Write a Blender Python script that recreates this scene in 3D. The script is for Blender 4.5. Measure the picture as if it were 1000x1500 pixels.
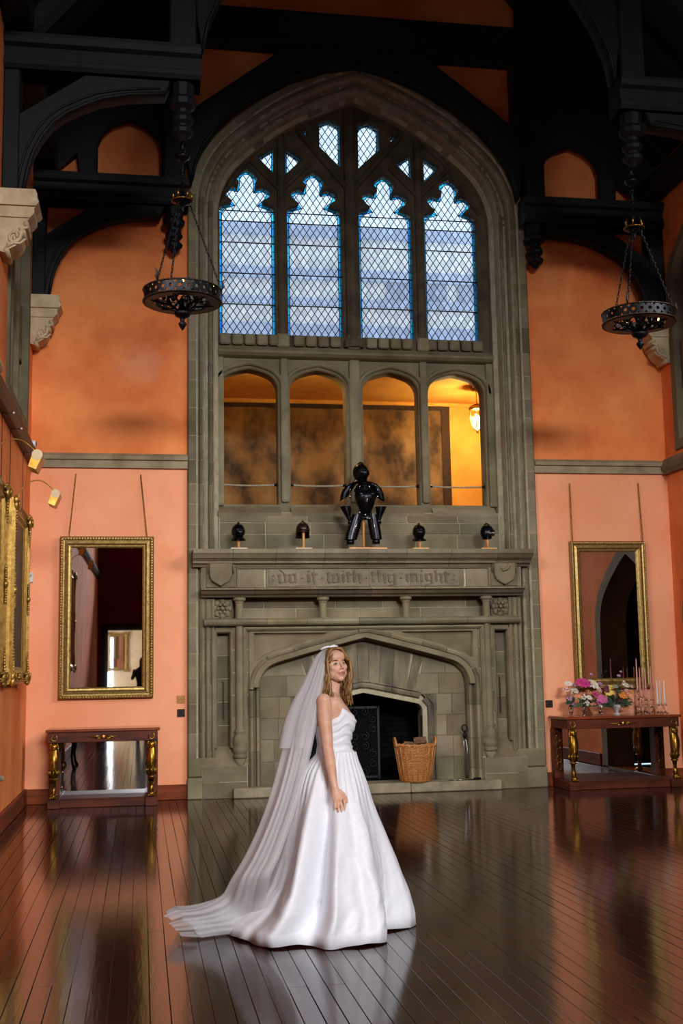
import bpy, math, random
from mathutils import Vector, Matrix
random.seed(7)
R = math.radians
for o in list(bpy.data.objects): bpy.data.objects.remove(o)
scene = bpy.context.scene
col = scene.collection

# ---------------------------------------------------------------- camera
FPX, YAW, PIT, ROL, EYE = 1718.8, R(9.7355), R(7.7577), R(-1.0135), 1.60
_fw = Vector((math.sin(YAW)*math.cos(PIT), math.cos(YAW)*math.cos(PIT), math.sin(PIT)))
_r0 = Vector((math.cos(YAW), -math.sin(YAW), 0)); _u0 = _r0.cross(_fw)
_r = math.cos(ROL)*_r0 + math.sin(ROL)*_u0; _u = -math.sin(ROL)*_r0 + math.cos(ROL)*_u0
cam = bpy.data.cameras.new('camera'); camo = bpy.data.objects.new('camera', cam); col.objects.link(camo)
camo.matrix_world = Matrix(((_r.x, _u.x, -_fw.x, 0), (_r.y, _u.y, -_fw.y, 0), (_r.z, _u.z, -_fw.z, EYE), (0, 0, 0, 1)))
cam.sensor_fit = 'VERTICAL'; cam.sensor_height = 36.0; cam.lens = FPX/1500*36.0
cam.clip_start = 0.05; cam.clip_end = 300
scene.camera = camo
def at(px, py, Y):
    """photo pixel -> point on the plane of constant depth Y (the wall or thing it lies on)"""
    d = _r*((px-500)/FPX) - _u*((py-750)/FPX) + _fw
    t = Y/d.y
    return Vector((d.x*t, Y, EYE + d.z*t))

# ---------------------------------------------------------------- sky, lights, exposure
world = bpy.data.worlds.new('overcast_sky'); scene.world = world; world.use_nodes = True
wn = world.node_tree; bg = wn.nodes['Background']
bg.inputs[0].default_value = (0.68, 0.84, 1.0, 1); bg.inputs[1].default_value = 1.9
def area(name, loc, rot, sx, sy, power, colr, spread=180):
    l = bpy.data.lights.new(name, 'AREA'); l.shape = 'RECTANGLE'; l.size = sx; l.size_y = sy
    l.energy = power; l.color = colr; l.spread = R(spread)
    o = bpy.data.objects.new(name, l); col.objects.link(o); o.location = loc; o.rotation_euler = rot
    return o
# area lamps as daylight: one past the unseen rear window, two added at sides
def aim(o, tgt): o.rotation_euler = (Vector(tgt)-Vector(o.location)).to_track_quat('-Z', 'Y').to_euler(); return o
aim(area('rear_daylight_lamp', (5.5, -22.0, 11.4), (0, 0, 0), 9.0, 2.4, 9900, (0.96, 0.98, 1.0)), (3.0, 15.7, 2.0))
aim(area('added_right_fill', (7.38, 8.9, 6.1), (0, 0, 0), 3.2, 2.6, 92, (0.97, 0.97, 1.0), 66), (0.6, 15.7, 0.4))  # added to brighten the end wall; its window is added too
aim(area('added_left_fill', (-1.36, 8.9, 6.1), (0, 0, 0), 3.2, 2.6, 72, (1.0, 0.97, 0.95), 66), (5.4, 15.7, 0.4))  # weaker lamp added opposite, also to brighten the end wall
vs = scene.view_settings
scene.display_settings.display_device = 'sRGB'
vs.view_transform = 'Standard'; vs.look = 'None'; vs.exposure = 0.0; vs.gamma = 1.0; vs.use_curve_mapping = False
scene.cycles.max_bounces = 10; scene.cycles.transparent_max_bounces = 24; scene.cycles.glossy_bounces = 5
scene.cycles.diffuse_bounces = 4; scene.cycles.caustics_reflective = False; scene.cycles.caustics_refractive = False
scene.cycles.sample_clamp_indirect = 6.0

# ---------------------------------------------------------------- helpers
def lin(c):
    return tuple(((v/255)/12.92 if v/255 <= .04045 else ((v/255+.055)/1.055)**2.4) for v in c) + (1,)
MATS = {}
def M(name, c1, c2=None, rough=.6, metal=0, scale=3.0, lo=.35, hi=.65, bump=0, bscale=30, rand=0, spec=.5,
      stretch=(1, 1, 1), detail=5, coat=0, rrand=0, trans=0, sheen=0, obj=False):
    if name in MATS: return MATS[name]
    m = bpy.data.materials.new(name); m.use_nodes = True
    t = m.node_tree; N = t.nodes; L = t.links; b = N['Principled BSDF']
    b.inputs['Roughness'].default_value = rough; b.inputs['Metallic'].default_value = metal
    b.inputs['Specular IOR Level'].default_value = spec; b.inputs['Coat Weight'].default_value = coat
    b.inputs['Coat Roughness'].default_value = .08
    if sheen: b.inputs['Sheen Weight'].default_value = sheen
    if trans: b.inputs['Transmission Weight'].default_value = trans
    c1 = lin(c1); c2 = lin(c2) if c2 else c1
    b.inputs['Base Color'].default_value = c1
    if obj: pos = N.new('ShaderNodeTexCoord').outputs['Object']
    else: pos = N.new('ShaderNodeNewGeometry').outputs['Position']
    mp = N.new('ShaderNodeMapping'); mp.inputs['Scale'].default_value = stretch; L.new(pos, mp.inputs['Vector'])
    no = N.new('ShaderNodeTexNoise'); no.inputs['Scale'].default_value = scale; no.inputs['Detail'].default_value = detail
    no.inputs['Roughness'].default_value = .6
    L.new(mp.outputs[0], no.inputs['Vector'])
    mr = N.new('ShaderNodeMapRange'); mr.inputs[1].default_value = lo; mr.inputs[2].default_value = hi
    L.new(no.outputs[0], mr.inputs[0])
    mx = N.new('ShaderNodeMix'); mx.data_type = 'RGBA'; mx.inputs[6].default_value = c1; mx.inputs[7].default_value = c2
    L.new(mr.outputs[0], mx.inputs[0]); out = mx.outputs[2]
    if rand:
        oi = N.new('ShaderNodeObjectInfo'); r2 = N.new('ShaderNodeMapRange')
        r2.inputs[3].default_value = 1-rand; r2.inputs[4].default_value = 1+rand; L.new(oi.outputs['Random'], r2.inputs[0])
        hs = N.new('ShaderNodeHueSaturation'); L.new(out, hs.inputs['Color']); L.new(r2.outputs[0], hs.inputs['Value'])
        ma = N.new('ShaderNodeMath'); ma.operation = 'MULTIPLY_ADD'; ma.inputs[1].default_value = rand*.8; ma.inputs[2].default_value = 1-rand*.4
        wn_ = N.new('ShaderNodeTexWhiteNoise'); wn_.noise_dimensions = '1D'; L.new(oi.outputs['Random'], wn_.inputs['W'])
        L.new(wn_.outputs[0], ma.inputs[0]); L.new(ma.outputs[0], hs.inputs['Saturation'])
        sc_ = N.new('ShaderNodeSeparateColor'); L.new(wn_.outputs['Color'], sc_.inputs[0]); hu = N.new('ShaderNodeMath'); hu.operation = 'MULTIPLY_ADD'; hu.inputs[1].default_value = rand*.11; hu.inputs[2].default_value = .5-rand*.075
        L.new(sc_.outputs[1], hu.inputs[0]); L.new(hu.outputs[0], hs.inputs['Hue'])
        out = hs.outputs[0]
    L.new(out, b.inputs['Base Color'])
    if rrand:
        r3 = N.new('ShaderNodeMapRange'); r3.inputs[3].default_value = rough-rrand; r3.inputs[4].default_value = rough+rrand
        L.new(no.outputs[0], r3.inputs[0]); L.new(r3.outputs[0], b.inputs['Roughness'])
    if bump:
        n2 = N.new('ShaderNodeTexNoise'); n2.inputs['Scale'].default_value = bscale; n2.inputs['Detail'].default_value = 4
        L.new(mp.outputs[0], n2.inputs['Vector'])
        bp = N.new('ShaderNodeBump'); bp.inputs['Strength'].default_value = bump; bp.inputs['Distance'].default_value = .01
        L.new(n2.outputs[0], bp.inputs['Height']); L.new(bp.outputs[0], b.inputs['Normal'])
    m['nodes'] = 1
    MATS[name] = m
    return m
def emit(name, c, s):
    m = bpy.data.materials.new(name); m.use_nodes = True; b = m.node_tree.nodes['Principled BSDF']
    b.inputs['Base Color'].default_value = lin(c); b.inputs['Emission Color'].default_value = lin(c); b.inputs['Emission Strength'].default_value = s
    return m

def wpos(o):
    p = Vector((0, 0, 0))
    while o is not None: p += o.location; o = o.parent
    return p
def tag(o, label=None, cat=None, group=None, kind=None):
    if label: o['label'] = label
    if cat: o['category'] = cat
    if group: o['group'] = group
    if kind: o['kind'] = kind
    return o
def thing(name, label, cat, loc, group=None, kind=None):
    o = bpy.data.objects.new(name, None); col.objects.link(o); o.location = loc; o.empty_display_size = .1
    return tag(o, label, cat, group, kind)
def obj(name, me, parent=None):
    o = bpy.data.objects.new(name, me); col.objects.link(o)
    if parent is not None: o.parent = parent
    return o
def copy_tree(o, parent=None, dloc=None):
    c = o.copy(); col.objects.link(c); c.parent = parent
    if dloc is not None: c.location = o.location + Vector(dloc)
    for ch in list(o.children): copy_tree(ch, c)
    return c

class MB:
    """mesh builder in world coordinates; build() makes them local to the parent"""
    def __init__(s): s.v = []; s.f = []
    def add(s, vs, fs):
        b = len(s.v); s.v += [tuple(p) for p in vs]; s.f += [tuple(i+b for i in f) for f in fs]; return s
    def box(s, x0, x1, y0, y1, z0, z1):
        return s.add([(x0, y0, z0), (x1, y0, z0), (x1, y1, z0), (x0, y1, z0), (x0, y0, z1), (x1, y0, z1), (x1, y1, z1), (x0, y1, z1)],
                     [(0, 3, 2, 1), (4, 5, 6, 7), (0, 1, 5, 4), (1, 2, 6, 5), (2, 3, 7, 6), (3, 0, 4, 7)])
    def prism(s, poly, y0, y1):
        """convex or simple polygon in (x, z) extruded along y"""
        n = len(poly)
        ar = sum(poly[i][0]*poly[(i+1) % n][1]-poly[(i+1) % n][0]*poly[i][1] for i in range(n))
        if ar < 0: poly = poly[::-1]
        return s.add([(x, y0, z) for x, z in poly]+[(x, y1, z) for x, z in poly],
                     [tuple(range(n)), tuple(range(2*n-1, n-1, -1))]+[(i, i+n, (i+1) % n+n, (i+1) % n) for i in range(n)])
    def lathe(s, prof, c, n=16, axis='z', a0=0, caps=True):
        """prof: (radius, height) list"""
        b = []; c = Vector(c)
        for r, h in prof:
            for k in range(n):
                a = a0+2*math.pi*k/n; p = (r*math.cos(a), r*math.sin(a), h)
                if axis == 'y': p = (p[0], p[2], p[1])
                if axis == 'x': p = (p[2], p[0], p[1])
                b.append(c+Vector(p))
        f = []
        for i in range(len(prof)-1):
            for k in range(n):
                k2 = (k+1) % n; q = (i*n+k, i*n+k2, (i+1)*n+k2, (i+1)*n+k)
                f.append(q[::-1] if axis == 'y' else q)
        if caps:
            f.append(tuple(range(n))[::-1]); f.append(tuple(range((len(prof)-1)*n, len(prof)*n)))
        return s.add(b, f)
    def tube(s, path, rad, n=8, closed=False, caps=True):
        path = [Vector(p) for p in path]; m = len(path)
        rr = rad if isinstance(rad, (list, tuple)) else [rad]*m
        ts = []
        for i in range(m):
            a = path[(i-1) % m] if (closed or i > 0) else path[i]; b = path[(i+1) % m] if (closed or i < m-1) else path[i]
            t = (b-a); ts.append(t.normalized() if t.length > 1e-9 else Vector((0, 0, 1)))
        up = Vector((0, 0, 1)) if abs(ts[0].z) < .9 else Vector((1, 0, 0))
        u = (up - ts[0]*up.dot(ts[0])).normalized(); vs = []
        for i in range(m):
            u = (u - ts[i]*u.dot(ts[i])); u = u.normalized() if u.length > 1e-6 else ts[i].orthogonal().normalized()
            w = ts[i].cross(u)
            for k in range(n):
                a = 2*math.pi*k/n; r = rr[i]
                if isinstance(r, tuple): vs.append(path[i]+u*(r[0]*math.cos(a))+w*(r[1]*math.sin(a)))
                else: vs.append(path[i]+(u*math.cos(a)+w*math.sin(a))*r)
        fs = []
        for i in range(m if closed else m-1):
            j = (i+1) % m
            for k in range(n): fs.append((i*n+k, i*n+(k+1) % n, j*n+(k+1) % n, j*n+k))
        if caps and not closed: fs += [tuple(range(n))[::-1], tuple(range((m-1)*n, m*n))]
        return s.add(vs, fs)
    def grid(s, rows, closed=False):
        n = len(rows[0]); vs = [p for r in rows for p in r]; fs = []
        for i in range(len(rows)-1):
            for k in range(n if closed else n-1):
                k2 = (k+1) % n; fs.append((i*n+k, i*n+k2, (i+1)*n+k2, (i+1)*n+k))
        return s.add(vs, fs)
    def ball(s, c, r, n=10, m=6, rot=None):
        c = Vector(c); r = (r, r, r) if not isinstance(r, (tuple, list)) else r; vs = [(0, 0, -1)]; fs = []
        for i in range(1, m):
            a = -math.pi/2+math.pi*i/m
            for k in range(n): b = 2*math.pi*k/n; vs.append((math.cos(a)*math.cos(b), math.cos(a)*math.sin(b), math.sin(a)))
        vs.append((0, 0, 1)); T = len(vs)-1
        for k in range(n): fs.append((0, 1+(k+1) % n, 1+k)); fs.append((T, 1+(m-2)*n+k, 1+(m-2)*n+(k+1) % n))
        for i in range(m-2):
            for k in range(n): a = 1+i*n+k; b = 1+i*n+(k+1) % n; fs.append((a, b, b+n, a+n))
        q = [Vector((x*r[0], y*r[1], z*r[2])) for x, y, z in vs]
        if rot is not None: q = [rot @ p for p in q]
        return s.add([c+p for p in q], fs)
    def sweep(s, prof, path, closed=False, caps=True):
        """prof: (n, y) points, n measured to the LEFT normal of the (x, z) path, y absolute depth; mitred"""
        m = len(path); vs = []
        for i in range(m):
            p = Vector((path[i][0], path[i][1]))
            d0 = d1 = None
            if closed or i > 0: d0 = (p-Vector(path[(i-1) % m])).normalized()
            if closed or i < m-1: d1 = (Vector(path[(i+1) % m])-p).normalized()
            d0 = d0 or d1; d1 = d1 or d0
            n0 = Vector((-d0.y, d0.x)); n1 = Vector((-d1.y, d1.x)); nn = (n0+n1)
            nn = nn.normalized() if nn.length > 1e-6 else n0
            k = 1/max(.35, nn.dot(n0))
            for a, y in prof: vs.append((p.x+nn.x*a*k, y, p.y+nn.y*a*k))
        q = len(prof); fs = []
        for i in range(m if closed else m-1):
            j = (i+1) % m
            for k in range(q-1): fs.append((i*q+k, j*q+k, j*q+k+1, i*q+k+1))
        if caps and not closed: fs += [tuple(range(q)), tuple(range(m*q-1, (m-1)*q-1, -1))]
        return s.add(vs, fs)
    def sweep3(s, prof, y0, y1): pass
    def build(s, name, mat, parent=None, smooth=False, bevel=0, seg=1, fix=False, sub=0, local=False):
        off = wpos(parent) if (parent is not None and not local) else Vector((0, 0, 0))
        me = bpy.data.meshes.new(name); me.from_pydata([(p[0]-off.x, p[1]-off.y, p[2]-off.z) for p in s.v], [], s.f)
        if fix:
            import bmesh
            bm = bmesh.new(); bm.from_mesh(me); bmesh.ops.recalc_face_normals(bm, faces=bm.faces); bm.to_mesh(me); bm.free()
        me.materials.append(mat)
        if smooth: me.polygons.foreach_set('use_smooth', [True]*len(me.polygons))
        o = obj(name, me, parent)
        if bevel:
            b = o.modifiers.new('bevel', 'BEVEL'); b.width = bevel; b.segments = seg; b.limit_method = 'ANGLE'; b.angle_limit = R(40)
        if sub:
            d = o.modifiers.new('sub', 'SUBSURF'); d.levels = d.render_levels = sub
        return o

def plate(name, outers, holes, y0, y1, mat, parent=None, bevel=0, res=1):
    """polygon(s) with holes in (x, z), extruded from y0 (front) to y1 (back), edges rounded by bevel"""
    cu = bpy.data.curves.new(name, 'CURVE'); cu.dimensions = '2D'; cu.fill_mode = 'BOTH'
    for poly in list(outers)+list(holes):
        sp = cu.splines.new('POLY'); sp.points.add(len(poly)-1); sp.use_cyclic_u = True
        for i, (x, z) in enumerate(poly): sp.points[i].co = (x, z, 0, 1)
    cu.extrude = max(1e-4, abs(y1-y0)/2-bevel); cu.bevel_depth = bevel; cu.bevel_resolution = res-1
    cu.offset = -bevel
    t = bpy.data.objects.new('tmp', cu); col.objects.link(t)
    dg = bpy.context.evaluated_depsgraph_get(); me = bpy.data.meshes.new_from_object(t.evaluated_get(dg))
    bpy.data.objects.remove(t); bpy.data.curves.remove(cu)
    off = wpos(parent) if parent is not None else Vector((0, 0, 0)); ym = (y0+y1)/2
    for v in me.vertices: v.co = Vector((v.co.x-off.x, -v.co.z+ym-off.y, v.co.y-off.z))
    me.name = name; me.materials.clear(); me.materials.append(mat)
    return obj(name, me, parent)

def arch4(hw, rise, r1, th, cx=0, z0=0, n=6, off=0):
    """four-centred arch from the right spring over the apex to the left spring; off grows it outward"""
    th = R(th); T = Vector((hw-r1+r1*math.cos(th), r1*math.sin(th))); nn = Vector((math.cos(th), math.sin(th)))
    d = T-Vector((0, rise)); RR = d.length_squared/(2*d.dot(nn)); c2 = T-nn*RR
    pts = []
    for i in range(n+1):
        a = th*i/n; pts.append((hw-r1+(r1+off)*math.cos(a), (r1+off)*math.sin(a)))
    ro = RR+off
    zap = c2.y+math.sqrt(max(1e-6, ro*ro-c2.x*c2.x))
    a1 = math.atan2(zap-c2.y, -c2.x)
    for i in range(1, n+1):
        a = th+(a1-th)*i/n; pts.append((c2.x+ro*math.cos(a), c2.y+ro*math.sin(a)))
    pts[-1] = (0, pts[-1][1])
    full = pts+[(-x, z) for x, z in pts[-2::-1]]
    return [(cx+x, z0+z) for x, z in full]
def inside(p, poly):
    x, z = p; c = False; n = len(poly)
    for i in range(n):
        (x1, z1), (x2, z2) = poly[i], poly[(i+1) % n]
        if (z1 > z) != (z2 > z) and x < (x2-x1)*(z-z1)/(z2-z1)+x1: c = not c
    return c
def area2(p): return sum(p[i][0]*p[(i+1) % len(p)][1]-p[(i+1) % len(p)][0]*p[i][1] for i in range(len(p)))/2
def clip(subj, clp):
    """Sutherland-Hodgman: any polygon against a convex one"""
    if area2(clp) < 0: clp = clp[::-1]
    out = list(subj)
    for i in range(len(clp)):
        a, b = clp[i], clp[(i+1) % len(clp)]; inp = out; out = []
        if not inp: return []
        side = lambda p: (b[0]-a[0])*(p[1]-a[1])-(b[1]-a[1])*(p[0]-a[0])
        for k in range(len(inp)):
            p, q = inp[k-1], inp[k]; sp, sq = side(p), side(q)
            if (sp >= 0) != (sq >= 0):
                t = sp/(sp-sq); out.append((p[0]+(q[0]-p[0])*t, p[1]+(q[1]-p[1])*t))
            if sq >= 0: out.append(q)
    return out
def dedup(p, e=1e-4):
    o = []
    for q in p:
        if not o or math.hypot(q[0]-o[-1][0], q[1]-o[-1][1]) > e: o.append(q)
    if len(o) > 1 and math.hypot(o[0][0]-o[-1][0], o[0][1]-o[-1][1]) < e: o.pop()
    return o
def shrink(poly, d):
    """inset a convex-ish polygon by d"""
    if area2(poly) < 0: poly = poly[::-1]
    n = len(poly); out = []
    for i in range(n):
        p0, p1, p2 = Vector(poly[i-1]), Vector(poly[i]), Vector(poly[(i+1) % n])
        a = (p1-p0); b = (p2-p1)
        if a.length < 1e-6 or b.length < 1e-6: out.append(tuple(p1)); continue
        a.normalize(); b.normalize(); na = Vector((-a.y, a.x)); nb = Vector((-b.y, b.x)); m = na+nb
        m = m.normalized() if m.length > 1e-6 else na
        q = p1+m*(d/max(.3, m.dot(na))); out.append((q.x, q.y))
    return out
_unit = {}
def unit_block(kind='block'):
    """shared chamfered unit box mesh, 1 x 1 x 1 centred"""
    if kind in _unit: return _unit[kind]
    c = .5; b = .018; vs = []; fs = []
    # front face (y = -.5) inset ring, rest plain box
    P = [(-c, c, -c), (c, c, -c), (c, c, c), (-c, c, c), (-c, -c+b*3, -c), (c, -c+b*3, -c), (c, -c+b*3, c), (-c, -c+b*3, c),
         (-c+b, -c, -c+b), (c-b, -c, -c+b), (c-b, -c, c-b), (-c+b, -c, c-b)]
    F = [(0, 3, 2, 1), (0, 1, 5, 4), (1, 2, 6, 5), (2, 3, 7, 6), (3, 0, 4, 7), (4, 5, 9, 8), (5, 6, 10, 9), (6, 7, 11, 10), (7, 4, 8, 11), (8, 9, 10, 11)]
    me = bpy.data.meshes.new(kind); me.from_pydata(P, [], F); _unit[kind] = me
    return me
# ---------------------------------------------------------------- materials
XC = 2.98            # axis of the chimneypiece and window
YW = 15.70           # plaster plane of the end wall
XL, XR = -1.45, 7.47 # side walls
def plaster(name, c1, c2, patches=()):
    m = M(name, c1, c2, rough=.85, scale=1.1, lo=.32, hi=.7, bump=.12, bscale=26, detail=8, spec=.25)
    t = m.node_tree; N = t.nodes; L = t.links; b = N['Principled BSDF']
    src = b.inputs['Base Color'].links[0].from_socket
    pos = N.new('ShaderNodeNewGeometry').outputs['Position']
    for (c, rad, colr, amt) in patches:
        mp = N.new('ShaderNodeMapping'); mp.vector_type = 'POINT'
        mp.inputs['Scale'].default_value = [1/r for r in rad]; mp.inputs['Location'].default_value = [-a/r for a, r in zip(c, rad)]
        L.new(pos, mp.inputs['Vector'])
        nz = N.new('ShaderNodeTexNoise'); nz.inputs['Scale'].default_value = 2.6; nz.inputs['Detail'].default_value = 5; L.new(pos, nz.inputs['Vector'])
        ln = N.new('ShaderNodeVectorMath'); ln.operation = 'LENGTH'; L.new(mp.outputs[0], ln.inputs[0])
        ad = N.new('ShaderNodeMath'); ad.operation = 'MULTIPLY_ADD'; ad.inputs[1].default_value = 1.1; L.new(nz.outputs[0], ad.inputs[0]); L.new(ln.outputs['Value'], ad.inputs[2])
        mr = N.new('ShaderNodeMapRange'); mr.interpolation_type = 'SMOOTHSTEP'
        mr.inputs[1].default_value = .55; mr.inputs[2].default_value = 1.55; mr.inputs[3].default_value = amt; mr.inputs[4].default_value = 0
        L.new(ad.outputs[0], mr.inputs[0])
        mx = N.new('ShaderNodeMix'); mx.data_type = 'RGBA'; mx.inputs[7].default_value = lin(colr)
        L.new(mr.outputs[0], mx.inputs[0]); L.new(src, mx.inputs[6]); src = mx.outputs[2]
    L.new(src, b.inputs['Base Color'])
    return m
def wp(px, py): p = at(px, py, YW); return (p.x, p.y, p.z)
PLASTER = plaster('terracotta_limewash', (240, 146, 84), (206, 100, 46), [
    (wp(205, 530), (.42, .6, .46), (226, 150, 112), .6), (wp(195, 520), (.12, .6, .12), (214, 108, 66), .5)])  # pale pinkish patch and a small darker spot in the plaster
PLASTER_PINK = plaster('terracotta_pink', (242, 166, 126), (232, 148, 104))  # end wall panels below the string course, pinker than above
STONE = M('sandstone', (128, 119, 92), (90, 81, 59), rough=.82, scale=2.2, lo=.3, hi=.72, bump=.3, bscale=60, rand=.26, spec=.3, detail=8)
STONE2 = M('sandstone_carved', (122, 112, 86), (92, 82, 60), rough=.8, scale=3.0, lo=.3, hi=.72, bump=.2, bscale=70, rand=.05, spec=.3, detail=8)
STONE_W = M('sandstone_streaked', (118, 108, 86), (66, 59, 49), rough=.82, scale=3.0, lo=.38, hi=.66, bump=.2, bscale=60, rand=.10, spec=.3, stretch=(2.2, 1, .5), detail=8)
MORTAR = M('lime_mortar', (164, 155, 128), (140, 130, 104), rough=.95, scale=8)
PALE = M('limestone_corbel', (202, 182, 146), (172, 150, 114), rough=.75, scale=4, bump=.15, bscale=50)
OAK = M('black_oak', (18, 17, 21), (11, 10, 12), rough=.6, scale=5, stretch=(1, 1, .25), bump=.2, bscale=22, spec=.2)
BROWN = M('mahogany_skirting', (132, 62, 30), (94, 43, 21), rough=.6, spec=.12, scale=4, stretch=(.4, .4, 3), bump=.1)
RAIL = M('dark_stained_rail', (46, 29, 20), (28, 17, 12), rough=.45, scale=5, stretch=(3, .4, 3))
FLOORB = M('polished_floorboard', (60, 28, 16), (33, 14, 8), rough=.12, scale=7, stretch=(3.5, .35, 1), rand=.22, spec=.52, rrand=.04, coat=.0, bump=.05, bscale=9)
SUB = M('dark_joint', (14, 9, 7), (9, 6, 5), rough=.8)
GOLD = M('gilt', (172, 142, 82), (116, 90, 44), rough=.38, metal=.75, scale=30, lo=.3, hi=.7, bump=.15, bscale=120)
GOLDB = M('bright_gilt', (206, 166, 84), (150, 110, 46), rough=.36, metal=.75, scale=24, lo=.3, hi=.7, bump=.12, bscale=120)
GOLDD = M('dark_gilt', (168, 124, 42), (96, 66, 18), rough=.3, metal=.9, scale=18, lo=.35, hi=.65)
IRON = M('black_iron', (20, 20, 22), (13, 12, 13), rough=.42, metal=.7, scale=20, spec=.4)
IRONG = M('dull_iron', (48, 48, 50), (26, 25, 26), rough=.5, metal=.8, scale=20)

# ---------------------------------------------------------------- floor
fl = MB().box(XL-.2, XR+.2, -9, 16.2, -.16, -.012).build('floor', SUB); tag(fl, kind='structure', label='dark polished plank floor of the hall')
BW = .1
def plank_mesh():
    w = BW/2-.001; c = .0012
    P = [(-w, -.5, -.011), (w, -.5, -.011), (w, -.5, -c), (w-c, -.5, 0), (-w+c, -.5, 0), (-w, -.5, -c)]
    Q = [(x, .5, z) for x, y, z in P]; n = 6
    me = bpy.data.meshes.new('plank'); me.from_pydata(P+Q, [], [tuple(range(n))[::-1] if False else (0, 1, 2, 3, 4, 5), (11, 10, 9, 8, 7, 6)]+[(i, i+6, (i+1) % 6+6, (i+1) % 6) for i in range(6)])
    me.materials.append(FLOORB); return me
PM = plank_mesh()
nb = int(round((XR-XL)/BW)); npl = 0; restp = MB(); y_near = 4.7
for i in range(nb):
    x = XL+BW*(i+.5)
    cuts = sorted([random.uniform(6.2, 9.6), random.uniform(10.2, 13.6)])
    ys = [y_near]+cuts+[15.72]
    for a, b in zip(ys[:-1], ys[1:]):
        o = obj('plank', PM, fl); o.location = (x, (a+b)/2, random.uniform(-.0006, 0)); o.scale = (random.choice((1, 1, 1, .975, .965)), b-a-.0025, 1)
        o.rotation_euler = (0, R(random.gauss(0, .16)), 0); npl += 1
    a = -9
    while a < y_near:
        b = min(y_near, a+random.uniform(2.5, 4.5)); restp.box(x-BW/2+.0015, x+BW/2-.0015, a, b-.003, -.011, 0); a = b
tag(restp.build('plank', FLOORB, fl), kind='stuff')

# ---------------------------------------------------------------- end wall with the great arch
SH, SZ = 2.43, 8.05           # stone surround: half width, spring
XS = 3.03
ARCH = dict(hw=SH, rise=2.30, r1=1.6, th=45)
arch_out = arch4(cx=XS, z0=SZ, n=10, **ARCH)
hole = [(XS+SH-.02, 0)] + arch_out + [(XS-SH+.02, 0)]
w_outer_low = 4.45
def split_wall(zlo, zhi):
    pass
top_poly = [(XL-.3, 4.45), (XS-SH+.01, 4.45)] + arch_out[::-1] + [(XS+SH-.01, 4.45), (XR+.3, 4.45), (XR+.3, 8.8), (XC, 14.4), (XL-.3, 8.8)]
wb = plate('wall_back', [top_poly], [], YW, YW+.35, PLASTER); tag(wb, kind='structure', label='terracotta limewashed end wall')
for x0, x1 in ((XL-.3, XS-SH+.01), (XS+SH-.01, XR+.3)):
    MB().box(x0, x1, YW, YW+.35, -.01, 4.45).build('plaster_panel', PLASTER_PINK, wb)
# string courses on the end wall (stone, chamfered)
sp = [(0, YW+.02), (0, YW-.05), (.05, YW-.055), (.10, YW-.06), (.105, YW-.10), (.15, YW-.115), (.20, YW-.02), (.20, YW+.02)]
for k, (x0, x1) in enumerate(((XL, XS-SH+.0), (XS+SH+.0, XR))):
    t = MB(); t.sweep([(a, y) for a, y in sp], [(x0, 4.34), (x1, 4.34)])
    o = t.build('trim_%d' % (k+1), M('string_course_stone', (158, 144, 114), (122, 108, 82), rough=.8, scale=3, bump=.2, bscale=60, spec=.3), fix=True); tag(o, kind='structure', label='stone string course across the end wall')
for k, (nm, x0, x1) in enumerate((('baseboard_back', XL, XS-SH), ('baseboard_back', XS+SH, XR))):
    tag(MB().box(x0, x1, YW-.035, YW+.02, 0, .19).build(nm, BROWN, bevel=.008), kind='structure', label='brown wooden skirting board on the end wall')

# ---------------------------------------------------------------- side walls (a = Y along the wall, z up)
def side_plate(name, outers, holes, d0, d1, mat, parent=None, side=-1, bevel=0):
    """plate in the (Y, z) plane, d0 to d1 measured outward from the wall face"""
    base = -XL if side < 0 else -XR
    a, b = (base+d0, base+d1) if side < 0 else (base-d0, base-d1)
    o = plate(name, outers, holes, min(a, b), max(a, b), mat, None, bevel)
    me = o.data; off = wpos(parent) if parent is not None else Vector((0, 0, 0))
    for v in me.vertices: v.co = Vector((-v.co.y-off.x, v.co.x-off.y, v.co.z-off.z))
    if parent is not None: o.parent = parent
    return o
winL = [(15.0-.02, 4.62)] + arch4(1.15, 1.1, .6, 55, cx=13.87, z0=7.0) + [(12.72, 4.62)]
winR = [(15.35, 4.62)] + arch4(1.2, 1.1, .6, 55, cx=14.15, z0=7.0) + [(12.95, 4.62)]
doorR = [(15.25, 0)] + arch4(1.2, 1.15, .7, 50, cx=14.05, z0=2.25) + [(12.85, 0)]
sideW = [(10.6, 4.65), (10.6, 7.6), (7.2, 7.6), (7.2, 4.65)]  # opening added in both side walls for the added lamps
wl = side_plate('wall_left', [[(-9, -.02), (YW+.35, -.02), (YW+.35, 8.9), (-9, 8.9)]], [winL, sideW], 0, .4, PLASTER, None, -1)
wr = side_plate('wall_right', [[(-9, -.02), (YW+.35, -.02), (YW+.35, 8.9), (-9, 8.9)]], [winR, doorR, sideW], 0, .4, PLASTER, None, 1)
for o in (wl, wr): tag(o, kind='structure', label='terracotta side wall of the hall')
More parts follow.
